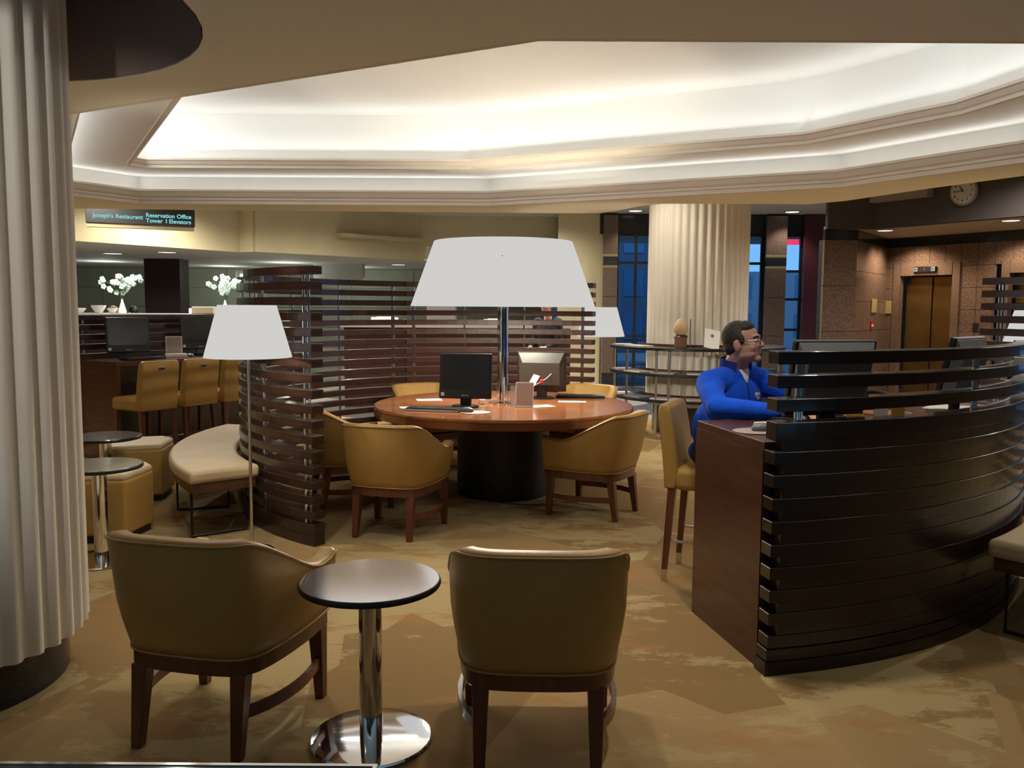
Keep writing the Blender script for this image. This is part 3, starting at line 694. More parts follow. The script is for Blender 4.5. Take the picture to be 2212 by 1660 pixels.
# ------------------------------------------------------------------ curved benches hugging the screens
def bench(c, a0, a1, ra, rb, label, endleg):
    t = thing('curved_bench', label, 'bench', (c[0], c[1], 0), 0)
    b = B(); b.arc((0, 0), ra, rb, a0, a1, .385, .475, 24); b.obj('seat', leather2, t, bev=.03, bseg=4, smooth=True)
    b = B(); b.arc((0, 0), ra + .03, rb - .03, a0 + .4, a1 - .4, .32, .384, 24); b.obj('seat_rail', panelwood, t)
    for f in endleg:
        a = radians(a0 + (a1 - a0) * f)
        pts = [((ra + .07), .32), ((ra + .07), .012), ((rb - .05), .012), ((rb - .05), .32)]
        b = B(); b.tube([(r_ * cos(a), r_ * sin(a), z) for r_, z in pts], .012, 6); b.obj('sled_leg', blackm, t)
    return t
bench(SC, 166, 219.5, 2.17, 2.66, 'beige curved bench wrapped round the tall slatted screen', (.08, .6, .95))
DC = (.556, 6.303)
bench(DC, -52, -24, 2.84, 3.42, 'beige bench seat at the lower right against the dark desk', (.07, .9))

# ------------------------------------------------------------------ right-hand slatted desk
t = thing('slatted_desk', 'dark slatted curved desk at the right with a walnut end panel', 'desk', (DC[0], DC[1], 0))
A0, A1 = -78.6, -26
for z in (1.345, 1.245, 1.145):
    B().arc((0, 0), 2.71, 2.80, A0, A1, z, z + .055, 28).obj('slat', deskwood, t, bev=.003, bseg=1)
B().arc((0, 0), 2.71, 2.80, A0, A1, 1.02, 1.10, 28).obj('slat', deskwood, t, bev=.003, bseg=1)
me = B().arc((0, 0), 2.71, 2.80, A0 - .1, A1, 0, .055, 28).mesh('slat'); mf = B().arc((0, 0), 2.725, 2.793, A0 + .85, A1, 0, .043, 28).mesh('filler')
z = 1.02
while z > .18:
    link('filler', mf, deskwood, t, loc=(0, 0, z - .044)); link('slat', me, deskwood, t, loc=(0, 0, z - .1), bev=.003, bseg=1); z -= .1
B().arc((0, 0), 2.71, 2.80, A0 - .2, A1, .062, .115, 28).obj('slat', deskwood, t, bev=.003, bseg=1)
B().arc((0, 0), 2.705, 2.802, A0 - .35, A1, 0, .06, 28).obj('plinth', deskwood, t)
pm = B().lathe([(.0105, 1.1), (.0105, 1.345)], seg=10).mesh('post')
for a in (-76.2, -75.75, -52.7, -52.25):
    link('post', pm, chrome, t, True, loc=(2.755 * cos(radians(a)), 2.755 * sin(radians(a)), 0))
B().arc((0, 0), 2.0, 2.708, -78.7, A1, .965, 1.005, 28).obj('desk_top', panelwood, t, bev=.003)
b = B(); a_ = radians(-78.3); p, q = (2.0 * cos(a_), 2.0 * sin(a_)), (2.7 * cos(a_), 2.7 * sin(a_)); wall_seg(b, p, q, 0, .964, .035); b.obj('end_panel', panelwood, t)
B().arc((0, 0), 2.6, 2.63, -77, A1, .02, .96, 24).obj('modesty_panel', deskwood, t)
ZD = 1.0065
def on_desk(a, r, z=ZD): return (DC[0] + r * cos(radians(a)), DC[1] + r * sin(radians(a)), z)
def face_in(a, tw=0): return radians(a + 90 + tw) + pi      # local -Y looks to the desk's inside
c3 = computer(on_desk(-67, 2.4), 0, 'all-in-one computer on the dark desk in front of the seated man', tilt=13, sticker=False, back=True)
c3.rotation_euler = (0, 0, radians(180 + 14))
c4 = computer(on_desk(-40.8, 2.45), 0, 'grey-backed computer far along the dark desk, turned sideways', tilt=14, sticker=False, back=True); c4.rotation_euler = (0, 0, radians(180 + 42))
pad(on_desk(-76, 2.42), 'grey mouse pad at the open end of the dark desk', mat('pad_grey', (.3, .25, .24), .7), .1, .4)
mouse(on_desk(-75.3, 2.42, ZD + .0035), radians(-75), 'dark mouse at the open end of the dark desk')
mouse(on_desk(-52, 2.42, ZD + .0035), radians(-60), 'grey mouse with red mark, halfway along the dark desk')
pad(on_desk(-52, 2.42), 'white mouse pad halfway along the dark desk', white, .1, .5)
keyboard(on_desk(-63.5, 2.14), radians(26 + 180), 'black keyboard on the dark desk under the man\'s hands', strip=False)
paper(on_desk(-73, 2.33), .4, 'crumpled white tissue by the man\'s hand', .12, .09, n='tissue', h=.025)
paper(on_desk(-47.5, 2.5), .7, 'white sheets of paper farther along the dark desk', .28, .2, h=.004)
paper(on_desk(-34, 2.4), .9, 'white sheets at the far right of the dark desk', .3, .22, h=.004)
paper(on_desk(-47, 2.2), .5, 'orange folder lying on the dark desk', .26, .2, mat('orange_folder', (.4, .14, .05), .5), 'folder', .006, 'folder')
def stand_card(loc, rz, label, m, wx=.09, h=.1):
    b = B(); b.box((0, 0, h / 2), (wx, .004, h)); b.box((0, .02, .002), (wx, .05, .004)); o = b.obj('standing_card', m, loc=loc); o.rotation_euler = (0, 0, rz); return tag(o, label, 'card')
stand_card(on_desk(-61, 2.52), .5, 'white standing card on the dark desk behind the computer', white, .1, .16)
stand_card(on_desk(-58, 2.52), .45, 'yellow standing card on the dark desk behind the computer', mat('yellow_card', (.5, .28, .05), .5), .09, .15)
def phone(loc, rz, label):
    t = thing('desk_phone', label, 'telephone', loc, rz)
    b = B(); b.loft([[(-.09, -.1, 0), (.09, -.1, 0), (.09, .1, 0), (-.09, .1, 0)], [(-.085, -.095, .02), (.085, -.095, .02), (.085, .095, .07), (-.085, .095, .07)]]); b.obj('body', greyp, t, bev=.004)
    B().tube(catmull([(-.06, -.09, .05), (-.06, -.05, .075), (-.06, .05, .1), (-.06, .09, .09)], 12), .018, 10).obj('handset', black, t, smooth=True)
    b = B()
    for i in range(3):
        for j in range(4): b.box((.0 + i * .025, -.06 + j * .025, .036 + (j * .025) * .25), (.016, .014, .01))
    b.obj('keypad', silver, t)
    return t
phone(on_desk(-41.5, 2.12), radians(60), 'grey desk telephone on the dark desk')
b = B(); b.box((0, 0, .03), (.09, .04, .06)); b.box((0, .012, .085), (.035, .004, .05)); tag(b.obj('card_box', mat('yellow_card', (.5, .28, .05), .5), loc=on_desk(-53.5, 2.15)), 'amber cardboard box near the right post of the desk', 'box')

# ------------------------------------------------------------------ bar stools
def make_stool(label, loc, rz, group):
    t = thing('bar_stool', label, 'bar stool', loc, rz, group)     # faces local +Y
    b = B(); b.box((0, .02, .605), (.42, .40, .13)); b.obj('seat', leather, t, bev=.035, bseg=3, smooth=True)
    rings = []
    for z, y0, y1, hw in ((.545, -.165, -.235, .205), (.62, -.155, -.238, .208), (.75, -.165, -.25, .21), (.88, -.185, -.268, .21), (.99, -.205, -.28, .208), (1.02, -.215, -.275, .2), (1.03, -.235, -.262, .19)):
        rings.append([(-hw, y0, z), (hw, y0, z), (hw, y1, z), (-hw, y1, z)])
    b = B(); b.loft(rings); b.obj('backrest', leather, t, bev=.012, bseg=2, smooth=True)
    b = B(); b.box((0, -.277, .955), (.085, .012, .034)); h = b.obj('grip_plate', steel, t, bev=.004)
    b = B(); b.box((0, -.284, .953), (.062, .004, .018)); b.obj('grip_slot', black, h)
    for x, y, fx, fy in ((-.175, -.19, -.185, -.225), (.175, -.19, .185, -.225), (-.175, .17, -.18, .185), (.175, .17, .18, .185)):
        b = B(); b.loft([[(cx + sx * s, cy + sy * s, z) for sx, sy in ((-1, -1), (1, -1), (1, 1), (-1, 1))] for cx, cy, z, s in ((x, y, .56, .023), (fx, fy, .07, .0155))]); lg = b.obj('leg', legwood, t, bev=.003)
        b = B(); b.loft([[(cx + sx * s, cy + sy * s, z) for sx, sy in ((-1, -1), (1, -1), (1, 1), (-1, 1))] for cx, cy, z, s in ((fx, fy, .072, .0165), (fx, fy, 0, .014))]); b.obj('foot_cap', steel, lg)
    for p, q in (((-.18, .18, .2), (.18, .18, .2)), ((-.183, -.21, .24), (-.18, .18, .24)), ((.183, -.21, .24), (.18, .18, .24))):
        B().tube([p, q], .008, 8).obj('foot_bar', steel, t, smooth=True)
    return t
st0 = make_stool('tan bar stool the man sits on at the dark desk', (1.17, 4.92, 0), radians(-114), 'bar stools')
U = Vector((.5, .866)); Nn = Vector((.866, -.5)); C0 = Vector((-3.9, 8.42))
for tt, l in ((.12, 'tan bar stool nearest the end of the left counter'), (.62, 'second tan bar stool along the left counter'), (1.12, 'third tan bar stool, partly hidden by the floor lamp and screen')):
    p = C0 + U * tt + Nn * .24
    dup(st0, l, (p.x, p.y, 0), radians(60), 'bar stools')

# ------------------------------------------------------------------ left counter with computers
t = thing('bar_counter', 'walnut computer counter with slatted back rail at the left', 'counter', (C0.x, C0.y, 0), radians(60))   # local x along counter, local y to its back
b = B(); b.box((1.6, .31, .98), (3.2, .62, .045)); b.obj('counter_top', panelwood, t, bev=.004)
b = B(); b.box((.02, .31, .477), (.04, .62, .954)); b.obj('end_panel', panelwood, t)
b = B(); b.box((1.62, .6, .477), (3.16, .03, .954)); b.obj('back_panel', deskwood, t)
sm = B().box((0, 0, 0), (3.35, .08, .055)).mesh('slat')
for z in (1.03, 1.13, 1.23, 1.33, 1.41): link('slat', sm, slatwood, t, loc=(1.6, .67, z - .0), bev=.003, bseg=1) if z != 1.41 else None
link('slat', sm, slatwood, t, loc=(1.6, .67, 1.43), bev=.003, bseg=1)
pm = B().lathe([(.0105, .96), (.0105, 1.43)], seg=10).mesh('post')
for x in (.1, .8, 1.5, 2.2): link('post', pm, chrome, t, True, loc=(x, .67, 0))
for k in range(9):
    link('slat', sm, slatwood, t, loc=(1.6, .67, .93 - k * .1), bev=.003, bseg=1)
ZK = 1.0035
def on_counter(x, y, z=ZK):
    p = C0 + U * x - Nn * y; return (p.x, p.y, z)
computer(on_counter(.42, .38), radians(60 - 25), 'black computer on the left counter above the first bar stool', tilt=10)
computer(on_counter(1.35, .38), radians(60 - 25), 'black computer on the left counter half hidden by the lampshade', tilt=10)
keyboard(on_counter(.42, .15), radians(58), 'black keyboard on the left counter', strip=False)
acrylic(on_counter(.92, .3), radians(25), 'pale acrylic sign holder on the left counter', .22, .17)
b = B(); b.box((0, 0, .02), (.22, .12, .04))
for k in range(4): b.box((-.08 + k * .05, -.062, .025), (.03, .01, .02))
o = b.obj('leaflet_tray', white, loc=on_counter(.86, .2), bev=.004); o.rotation_euler = (0, 0, radians(30)); tag(o, 'white tray of small boxes below the acrylic sign', 'tray')
mouse(on_counter(1.0, .14), radians(50), 'dark mouse on the left counter')

# ------------------------------------------------------------------ magazine shelves round the far column
t = thing('ring_shelf', 'three tier curved black shelf with chrome legs round the far column', 'shelf', (2.36, 11.0, 0))
for z in (1.10, .79, .48):
    B().arc((0, 0), .74, 1.1, 172, 372, z - .035, z, 36).obj('shelf_board', black, t, bev=.004)
    B().arc((0, 0), .715, .738, 172, 372, z - .035, z + .03, 36).obj('back_lip', panelwood, t)
pm = B().lathe([(.016, 0), (.016, 1.065)], seg=10).mesh('leg')
for a in (178, 205, 232, 241, 285, 294, 330):
    link('leg', pm, steel, t, True, loc=(1.04 * cos(radians(a)), 1.04 * sin(radians(a)), 0))
def on_ring(a, r, z): return (2.36 + r * cos(radians(a)), 11.0 + r * sin(radians(a)), z + .001)
mg = 'magazines on the ring shelf'
mcols = [(.75, .72, .7), (.3, .32, .35), (.6, .6, .62), (.5, .45, .4)]
pos = {1.10: ['left end', 'left part'], .79: ['left end', 'left part', 'middle', 'right part'], .48: ['left end', 'left part', 'middle', 'right part']}
for z, nm in ((1.10, 'top'), (.79, 'middle'), (.48, 'lowest')):
    for k, ps in enumerate(pos[z]):
        a = 186 + k * 25
        paper(on_ring(a, .94, z), radians(a + 90), 'magazine on the %s tier of the ring shelf, %s' % (nm, ps), .3, .22, mat('magazine_%d' % ((k + int(z * 10)) % 4), mcols[(k + int(z * 10)) % 4], .4), 'magazine', .012, 'magazine', mg)
# sculpture and card on it
t = thing('sculpture', 'small tan and brown sculpture on top of the ring shelf', 'sculpture', on_ring(247, .95, 1.10))
B().lathe([(.06, 0), (.075, .03), (.07, .1), (.085, .13)], seg=20).obj('foot', mat('brown_stone', (.22, .11, .07), .5), t, smooth=True)
B().lathe([(.085, .13), (.07, .15), (.05, .16)], seg=20).obj('band', black, t, smooth=True)
B().lathe([(.055, .155), (.085, .2), (.08, .27), (.04, .33), (.015, .35)], seg=20).obj('bowl', mat('tan_stone', (.62, .44, .25), .5), t, smooth=True)
b = B(); b.box((0, 0, .17), (.012, .012, .34)); b.obj('rod', steel, t, loc=(.11, 0, 0))
t = thing('info_card', 'white tilted information card on top of the ring shelf', 'card', on_ring(268, 1.0, 1.10), .15)
b = B(); b.box((0, 0, .12), (.19, .004, .24)); o = b.obj('card', white, t); o.rotation_euler = (radians(-22), radians(12), 0)
b = B(); b.lathe([(.022, 0), (.022, .002)], seg=20); o = b.obj('emblem', greyp, o); o.rotation_euler = (pi / 2, 0, 0); o.location = (0, -.003, .16)

# ------------------------------------------------------------------ direction sign on the bulkhead
p0 = Vector((-6.35, 12.3)); dsg = (Vector((-4.87, 15.45)) - Vector((-6.56, 12.85))).normalized()
t = thing('direction_sign', 'black hanging sign with cyan lettering on the cream bulkhead', 'sign', (-5.27, 12.3, 2.69), radians(26))
b = B(); b.box((0, 0, .19), (1.42, .12, .38)); b.obj('panel', black, t, bev=.006)
b = B(); b.box((0, .01, -.03), (1.4, .1, .05)); b.obj('bottom_rail', mat('brass_rail', (.4, .33, .2), .35, .8), t)
b = B(); b.box((-.33, .0, .6), (.03, .03, .44)); b.box((.33, .0, .6), (.03, .03, .44)); b.obj('hanger', steel, t)
cy = emat('cyan_text', (.3, .85, .85), .85)
for s_, x, z in (("Joseph's Restaurant", -.62, .10), ('Reservation Office', .055, .135), ('Tower 1 Elevators', .055, .06)):
    for wd in s_.split():
        o = text('lettering', wd, .08, cy, t, (x, -.0625, z), (pi / 2, 0, 0), align='LEFT')
        x += max(v.co.x for v in o.data.vertices) + .028

# ------------------------------------------------------------------ background restaurant furniture
b = B(); b.box((0, 0, 1.25), (.74, .5, 2.5)); tag(b.obj('square_pillar', mat('dark_wood_pillar', (.035, .018, .017), .4), loc=(-7.22, 18.0, 0), bev=.01), 'dark wooden square pillar in the restaurant', 'pillar')
t = thing('buffet_counter', 'tall dark buffet counter behind the left slatted rail', 'counter', (-5.6, 12.3, 0), radians(8))
b = B(); b.box((0, 0, .7), (3.6, .5, 1.4)); b.obj('body', deskwood, t)
b = B(); b.box((0, 0, 1.42), (3.7, .6, .04)); b.obj('worktop', mat('grey_stone_top', (.25, .25, .25), .3), t, bev=.004)
petal = mat('white_petal', (.62, .8, .78), .6)
def orchid(x, y, z, label, seed):
    rnd = random.Random(seed)
    t = thing('orchid_vase', label, 'flowers', (x, y, z), 0, 'white orchid arrangements')
    B().lathe([(.05, 0), (.055, .02), (.04, .08), (.014, .17), (.012, .2), (.008, .2)], seg=16).obj('vase', white, t, smooth=True)
    for k in range(7):
        a = rnd.uniform(-.25, .25) + (k - 3) * .16; top = Vector((sin(a * 1.4) * .36, rnd.uniform(-.1, .1), .36 + cos(a * 1.4) * .12))
        B().tube(catmull([(0, 0, .15), (top.x * .2, top.y * .2, .3), (top.x * .6, top.y * .6, .42), tuple(top)], 8), .003, 5).obj('stem', mat('stem_green', (.05, .12, .04), .6), t)
        for j in range(7):
            f = rnd.uniform(.35, 1.15); c = Vector((top.x * f + rnd.uniform(-.05, .05), top.y * f + rnd.uniform(-.05, .05), .26 + (top.z - .26) * min(f, 1) + rnd.uniform(-.06, .06)))
            b = B()
            for q in range(5):
                an = q * 2 * pi / 5; b.ell(c + Vector((.022 * cos(an), -.005, .022 * sin(an))), (.019, .006, .019), seg=8, rng=5)
            b.obj('flower', petal, t, smooth='all')
    return t
orchid(-5.56, 12.25, 1.441, 'white orchid arrangement left of the dark pillar', 3)
orchid(-4.16, 12.45, 1.441, 'white orchid arrangement right of the dark pillar', 5)
def bowl(x, y, z, r, h, label):
    b = B(); b.lathe([(r * .45, 0), (r * .5, .01), (r * .9, h * .7), (r, h), (r * .95, h), (r * .85, h * .65), (r * .4, .02)], seg=24); tag(b.obj('bowl', white, smooth=True, loc=(x, y, z)), label, 'bowl', 'white bowls on the buffet')
bowl(-6.12, 12.15, 1.441, .085, .07, 'small white bowl at the left end of the buffet'); bowl(-5.85, 12.15, 1.441, .1, .11, 'large white bowl on the buffet'); bowl(-5.68, 12.2, 1.441, .07, .07, 'white bowl just left of the orchid vase')
b = B(); b.box((0, 0, .05), (.3, .2, .1)); tag(b.obj('box', mat('kraft', (.4, .34, .25), .7), loc=(-4.4, 12.28, 1.441), bev=.01), 'beige box below the right orchid', 'box')
b = B(); b.lathe([(.03, 0), (.03, .07), (.026, .075)], seg=14); tag(b.obj('canister', white, smooth=True, loc=(-4.62, 12.35, 1.441)), 'white canister at the right of the buffet', 'canister')
t = thing('reception_desk', 'dark red wood reception desk behind the slatted screen', 'counter', (-.85, 13.6, 0))
b = B(); b.box((0, 0, .62), (3.5, .7, 1.24)); b.obj('body', mat('dark_red_wood', (.05, .016, .016), .4), t)
b = B(); b.box((0, -.02, 1.265), (3.6, .8, .05)); b.obj('worktop', mat('pale_stone_top', (.35, .33, .3), .25), t)
for x, wx, h, l in ((-2.0, .4, .1, 'left'), (-.3, .3, .08, 'middle'), (.25, .2, .06, 'right')):
    b = B(); b.box((0, 0, h / 2), (wx, .2, h)); b.box((0, 0, h), (wx * .6, .12, .02)); tag(b.obj('document_tray', white, loc=(x, 13.45, 1.291), bev=.006), 'white document tray on the %s part of the reception desk' % l, 'tray')
b = B(); b.box((0, 0, 1.3), (.5, .4, 2.6)); tag(b.obj('square_pillar', mat('taupe_pillar', (.2, .18, .17), .6), loc=(-1.25, 15.2, 0), bev=.01), 'taupe square pillar behind the reception desk', 'pillar')

# near table whose far rim shows at the lower left
t = thing('near_table', 'dark table whose bright rim crosses the lower left corner', 'table', (-1.0, 1.168, 0))
b = B(); b.box((0, 0, .722), (1.5, .66, .03)); b.obj('table_top', mat('smoked_top', (.02, .018, .018), .12), t)
b = B(); b.box((0, .334, .722), (1.516, .008, .034)); b.box((0, -.334, .722), (1.516, .008, .034)); b.box((-.754, 0, .722), (.008, .66, .034)); b.box((.754, 0, .722), (.008, .66, .034)); b.obj('rim', chrome, t)
b = B(); b.lathe([(.04, .02), (.04, .706)], seg=24); b.obj('pedestal', chrome, t, smooth=True)
B().lathe([(.26, 0), (.26, .012), (.05, .02)], seg=40).obj('base', chrome, t, smooth=True)
# cables
B().tube(catmull([(-1.62, 5.3, .006), (-1.5, 5.34, .006), (-1.42, 5.28, .006), (-1.52, 5.22, .006), (-1.36, 5.2, .006), (-1.3, 5.12, .006)], 40), .005, 6).obj('extension_cord', white)
o = bpy.data.objects['extension_cord']; tag(o, 'white power cord coiled on the carpet by the floor lamp', 'cord')
B().tube(catmull([(-.1, 6.78, .006), (.15, 6.7, .006), (.3, 6.8, .006), (.5, 7.1, .006)], 30), .004, 6).obj('floor_cable', black)
tag(bpy.data.objects['floor_cable'], 'thin dark cable on the carpet by the black drum base', 'cable')

# ------------------------------------------------------------------ people
from mathutils.bvhtree import BVHTree
class Blob(B):
    def chain(s, pts, rr, seg=14, flat=1.0):
        P = [Vector(p) for p in pts]
        for p, r in zip(P, rr): s.ell(p, (r, r, r), seg=seg, rng=10)
        for i in range(len(P) - 1): s.tube([P[i], P[i + 1]], [rr[i], rr[i + 1]], seg)
        return s
    def solid(s, name, m, parent, vox=.006, it=3, fac=.5, label=None):
        me = s.mesh(name); t = bpy.data.objects.new(name + '_t', me); C.objects.link(t)
        r = t.modifiers.new('r', 'REMESH'); r.mode = 'VOXEL'; r.voxel_size = vox; r.use_smooth_shade = True
        sm = t.modifiers.new('s', 'SMOOTH'); sm.iterations = it; sm.factor = fac
        dg = bpy.context.evaluated_depsgraph_get(); dg.update(); nm = bpy.data.meshes.new_from_object(t.evaluated_get(dg)); nm.name = name
        bpy.data.objects.remove(t); nm.materials.clear()
        return link(name, nm, m, parent, 'all', label=label)
skin = mat('skin', (.53, .29, .225), .5, spec=.35, var=.06, vscale=14)
hairm = mat('dark_brown_hair', (.028, .019, .014), .5, bump=.5, bscale=60, stretch=(1, 1, 3))
fleece = mat('blue_fleece', (.008, .082, .66), .85, spec=.15, bump=.9, bscale=17, var=.12, vscale=8)
fleece.node_tree.nodes['Principled BSDF'].inputs['Sheen Weight'].default_value = .05
trous = mat('dark_trousers', (.02, .02, .028), .8)
shoe_m = mat('black_shoe', (.012, .011, .011), .35)
def frame(f):      # columns: right-hand side, forward, up
    f = Vector(f).normalized(); r = f.cross(Vector((0, 0, 1))).normalized(); u = r.cross(f); return Matrix((r, f, u)).transposed()
def head_parts(b, Hc, Fm, k=1.0):
    def at(r, f, u): return Vector(Hc) + Fm @ Vector((r * k, f * k, u * k))
    def e(r, f, u, a, c, d): b.ell(at(r, f, u), (a * k, c * k, d * k), Fm, 22, 14)
    e(0, -.008, .012, .0745, .096, .101)            # cranium
    e(0, .02, -.034, .066, .073, .085)             # mid face
    e(0, .036, -.072, .05, .05, .038)              # jaw
    e(0, .066, -.098, .028, .027, .022)             # chin
    e(0, .076, .022, .05, .018, .014)               # brow
    for s in (-1, 1):
        e(s * .034, .054, -.034, .028, .03, .03)   # cheek
        e(s * .076, -.012, -.02, .008, .02, .033)   # ear
        e(s * .081, -.018, -.012, .005, .015, .022)
        e(s * .038, .018, -.07, .026, .054, .032)  # jaw line
    b.chain([at(0, .082, .014), at(0, .093, -.006), at(0, .106, -.028)], [.009 * k, .011 * k, .0125 * k], 12)
    for s in (-1, 1): e(s * .012, .094, -.032, .009, .012, .008)
    e(0, .084, -.058, .023, .0135, .0065); e(0, .082, -.07, .02, .014, .008)   # lips
    return at
def face_kids(at, Fm, body, k=1.0, glasses=False, hair=hairm):
    for s in (-1, 1):
        B().ell(at(s * .031, .0775, .002), (.0105 * k,) * 3, seg=14, rng=8).obj('eye', mat('eye_white', (.7, .68, .65), .25), body, smooth='all')
        B().ell(at(s * .0325, .0867, .002), (.0052 * k, .0025 * k, .0052 * k), Fm, 10, 6).obj('iris', mat('iris', (.04, .02, .01), .2), body, smooth='all')
        b = B(); b.tube(catmull([at(s * .014, .0925, .018), at(s * .03, .09, .024), at(s * .05, .077, .019)], 8), .0042 * k, 6); b.obj('eyebrow', hair, body, smooth='all')
def hand(b, wrist, fwd, up, side, k=1.0, spread=.012, curl=.35):
    """palm and five fingers; side points to the thumb"""
    w0 = Vector(wrist); f = Vector(fwd).normalized(); u = Vector(up).normalized(); s = Vector(side).normalized()
    M = Matrix((s, f, u)).transposed()
    b.ell(w0 + f * .05 * k, (.042 * k, .05 * k, .017 * k), M, 16, 10)
    b.chain([w0 - f * .02, w0 + f * .03], [.027 * k, .03 * k])
    for i, (o, L_) in enumerate(((.031, .072), (.0105, .08), (-.0105, .074), (-.031, .058))):
        p = w0 + f * .088 * k + s * o * k; a = f; pts = [p - f * .02, p]; q = p
        for j, l in enumerate((.45, .32, .25)):
            ang = curl * (j + .6); d = (f * cos(ang) - u * sin(ang) + s * o * .8).normalized(); q = q + d * L_ * l * k; pts.append(q)
        b.chain(pts, [.0095 * k, .0095 * k, .009 * k, .008 * k, .007 * k], 10)
    t0 = w0 + f * .03 * k + s * .032 * k; b.chain([t0, t0 + (s * .6 + f * .7).normalized() * .035 * k, t0 + (s * .5 + f * .9 - u * .2).normalized() * .062 * k], [.013 * k, .011 * k, .0085 * k], 10)

# the seated man; local origin under his stool
OX, OY = 1.2, 4.9
t = thing('person', 'man in blue zip fleece and glasses seated at the dark desk, looking right', 'person', (OX, OY, 0))
def W(x, y, z): return Vector((x - OX, y - OY, z))
Fm = frame((.84, -.53, .12)); Hc = W(1.275, 4.735, 1.392)
Tm = frame((.5, -.866, 0)); Tf = Vector((.5, -.866, 0)); Tr = Vector((-.866, -.5, 0))
nb = W(1.252, 4.79, 1.245)
Rs, Ls = nb + Tr * .186 + Vector((0, 0, -.088)), nb - Tr * .186 + Vector((0, 0, -.085))
Re, Rw = W(1.075, 4.44, 1.062), W(1.345, 4.33, 1.052)
Lel, Lw = W(1.60, 4.66, 1.085), W(1.53, 4.42, 1.052)
pel = W(1.2, 4.93, .745)
hipR, hipL = pel + Tr * .09, pel - Tr * .09
kR, kL = W(1.13, 4.53, .70), W(1.42, 4.66, .70); aR, aL = W(1.16, 4.60, .30), W(1.40, 4.72, .30)
b = Blob(); at = head_parts(b, Hc, Fm)
b.chain([Hc + Fm @ Vector((0, -.02, -.065)), nb + Vector((0, 0, .01)), nb + Vector((0, 0, -.06))], [.062, .068, .08])
b.ell(nb - Vector((0, 0, .2)) - Tf * .02, (.155, .1, .19), Tm); b.ell(pel + Vector((0, 0, .1)), (.14, .11, .16), Tm)
b.chain([nb - Vector((0, 0, .05)), Rs, Re, Rw], [.07, .06, .042, .027]); b.chain([nb - Vector((0, 0, .05)), Ls, Lel, Lw], [.07, .06, .042, .027])
for h_, k_, a_ in ((hipR, kR, aR), (hipL, kL, aL)):
    b.chain([h_, k_, a_], [.085, .055, .04]); b.chain([a_, a_ + Tf * .13 + Vector((0, 0, -.045))], [.035, .025])
hand(b, Rw, (.93, -.2, -.08), (0, 0, 1), (.2, .95, 0)); hand(b, Lw, (.1, -1, -.08), (0, 0, 1), (-1, -.1, 0))
body = b.solid('body', skin, t, .0045, 5, .5)
face_kids(at, Fm, body)
# hair
b = Blob(); b.ell(at(0, -.027, .026), (.0785, .0905, .0965), Fm, 24, 16); b.ell(at(0, -.05, -.02), (.071, .06, .06), Fm)
b.ell(at(0, .02, .072), (.06, .05, .045), Fm)
for s in (-1, 1): b.ell(at(s * .069, .012, .012), (.008, .02, .03), Fm)
b.solid('hair', hairm, t, .005, 2)
# glasses
g = B()
for s in (-1, 1):
    g.tube([at(s * .034 + .024 * cos(a), .107 - .006 * abs(cos(a)), .0 + .017 * sin(a)) for a in [2 * pi * k / 20 for k in range(20)]], .0014, 6, loop=True)
    g.tube([at(s * .058, .102, .004), at(s * .076, .05, .004), at(s * .08, -.012, .002)], .0016, 6)
g.tube([at(-.011, .108, .004), at(0, .112, .006), at(.011, .108, .004)], .0016, 6)
gl = g.obj('glasses', mat('dark_frame', (.12, .1, .09), .3, .8), t)
for s in (-1, 1):
    b = B(); b.loft([[at(s * .034 + .0235 * cos(a), .1065 + dy - .006 * abs(cos(a)), .0165 * sin(a)) for a in [2 * pi * k / 20 for k in range(20)]] for dy in (0, .001)]); b.obj('lens', mat('lens_glass', (.95, .95, .95), .03, trans=1, ior=1.1), gl)
# pullover
b = Blob()
b.ell(nb - Vector((0, 0, .19)) - Tf * .015, (.185, .128, .205), Tm, 28, 18); b.ell(pel + Vector((0, 0, .14)) + Tf * .02, (.178, .15, .19), Tm, 28, 18); b.ell(pel + Vector((0, 0, .0)), (.18, .155, .10), Tm, 28, 18)
b.chain([nb - Vector((0, 0, .055)), Rs, Rs * .5 + Re * .5 + Vector((-.012, 0, .004)), Re, Re * .5 + Rw * .5, Rw], [.078, .081, .066, .058, .051, .042])
b.chain([nb - Vector((0, 0, .045)), Ls, Ls * .5 + Lel * .5, Lel, Lw], [.082, .08, .066, .058, .042])
b.ell(nb - Vector((0, 0, .03)), (.085, .075, .055), Tm)
pull = b.solid('pullover', fleece, t, .008, 4, .5)
dg = bpy.context.evaluated_depsgraph_get(); bvh = BVHTree.FromObject(pull, dg)
# sleeve and body folds: rings of soft creases at the elbows
def surf(p, d):
    h, n_, i_, ds = bvh.ray_cast(Vector(p) - Vector(d) * .21, Vector(d)); return h, n_
cb = B(); R0 = .077; pts = []
rings = []
for k in range(25):
    a = radians(40 + 280 * k / 24); dv = Tm @ Vector((sin(a), cos(a), 0)); rise = .028 * (1 - cos(a)) / 2
    base = nb + Vector((0, 0, .004 + rise)); o_ = dv * (R0 + .006)
    rings.append([base + dv * (R0 + .012) + Vector((0, 0, -.035)), base + dv * (R0 + .01) + Vector((0, 0, .026)), base + dv * (R0 + .002) + Vector((0, 0, .028)), base + dv * R0 + Vector((0, 0, -.035))])
cb.loft(rings); cb.obj('collar', mat('navy_fleece', (.006, .022, .19), .85), pull, smooth=True)
zp = []
for k in range(14):
    z = nb.z - .055 - k * .02; h, n_ = surf(Vector((nb.x, nb.y, z)) - Tr * .0, -Tf)
    if h and (not zp or (h - zp[-1]).length < .04): zp.append(h + Tf * .001)
B().tube(zp, .0026, 6).obj('zip', mat('zip_dark', (.01, .015, .03), .4), pull)
us = B(); vs = []
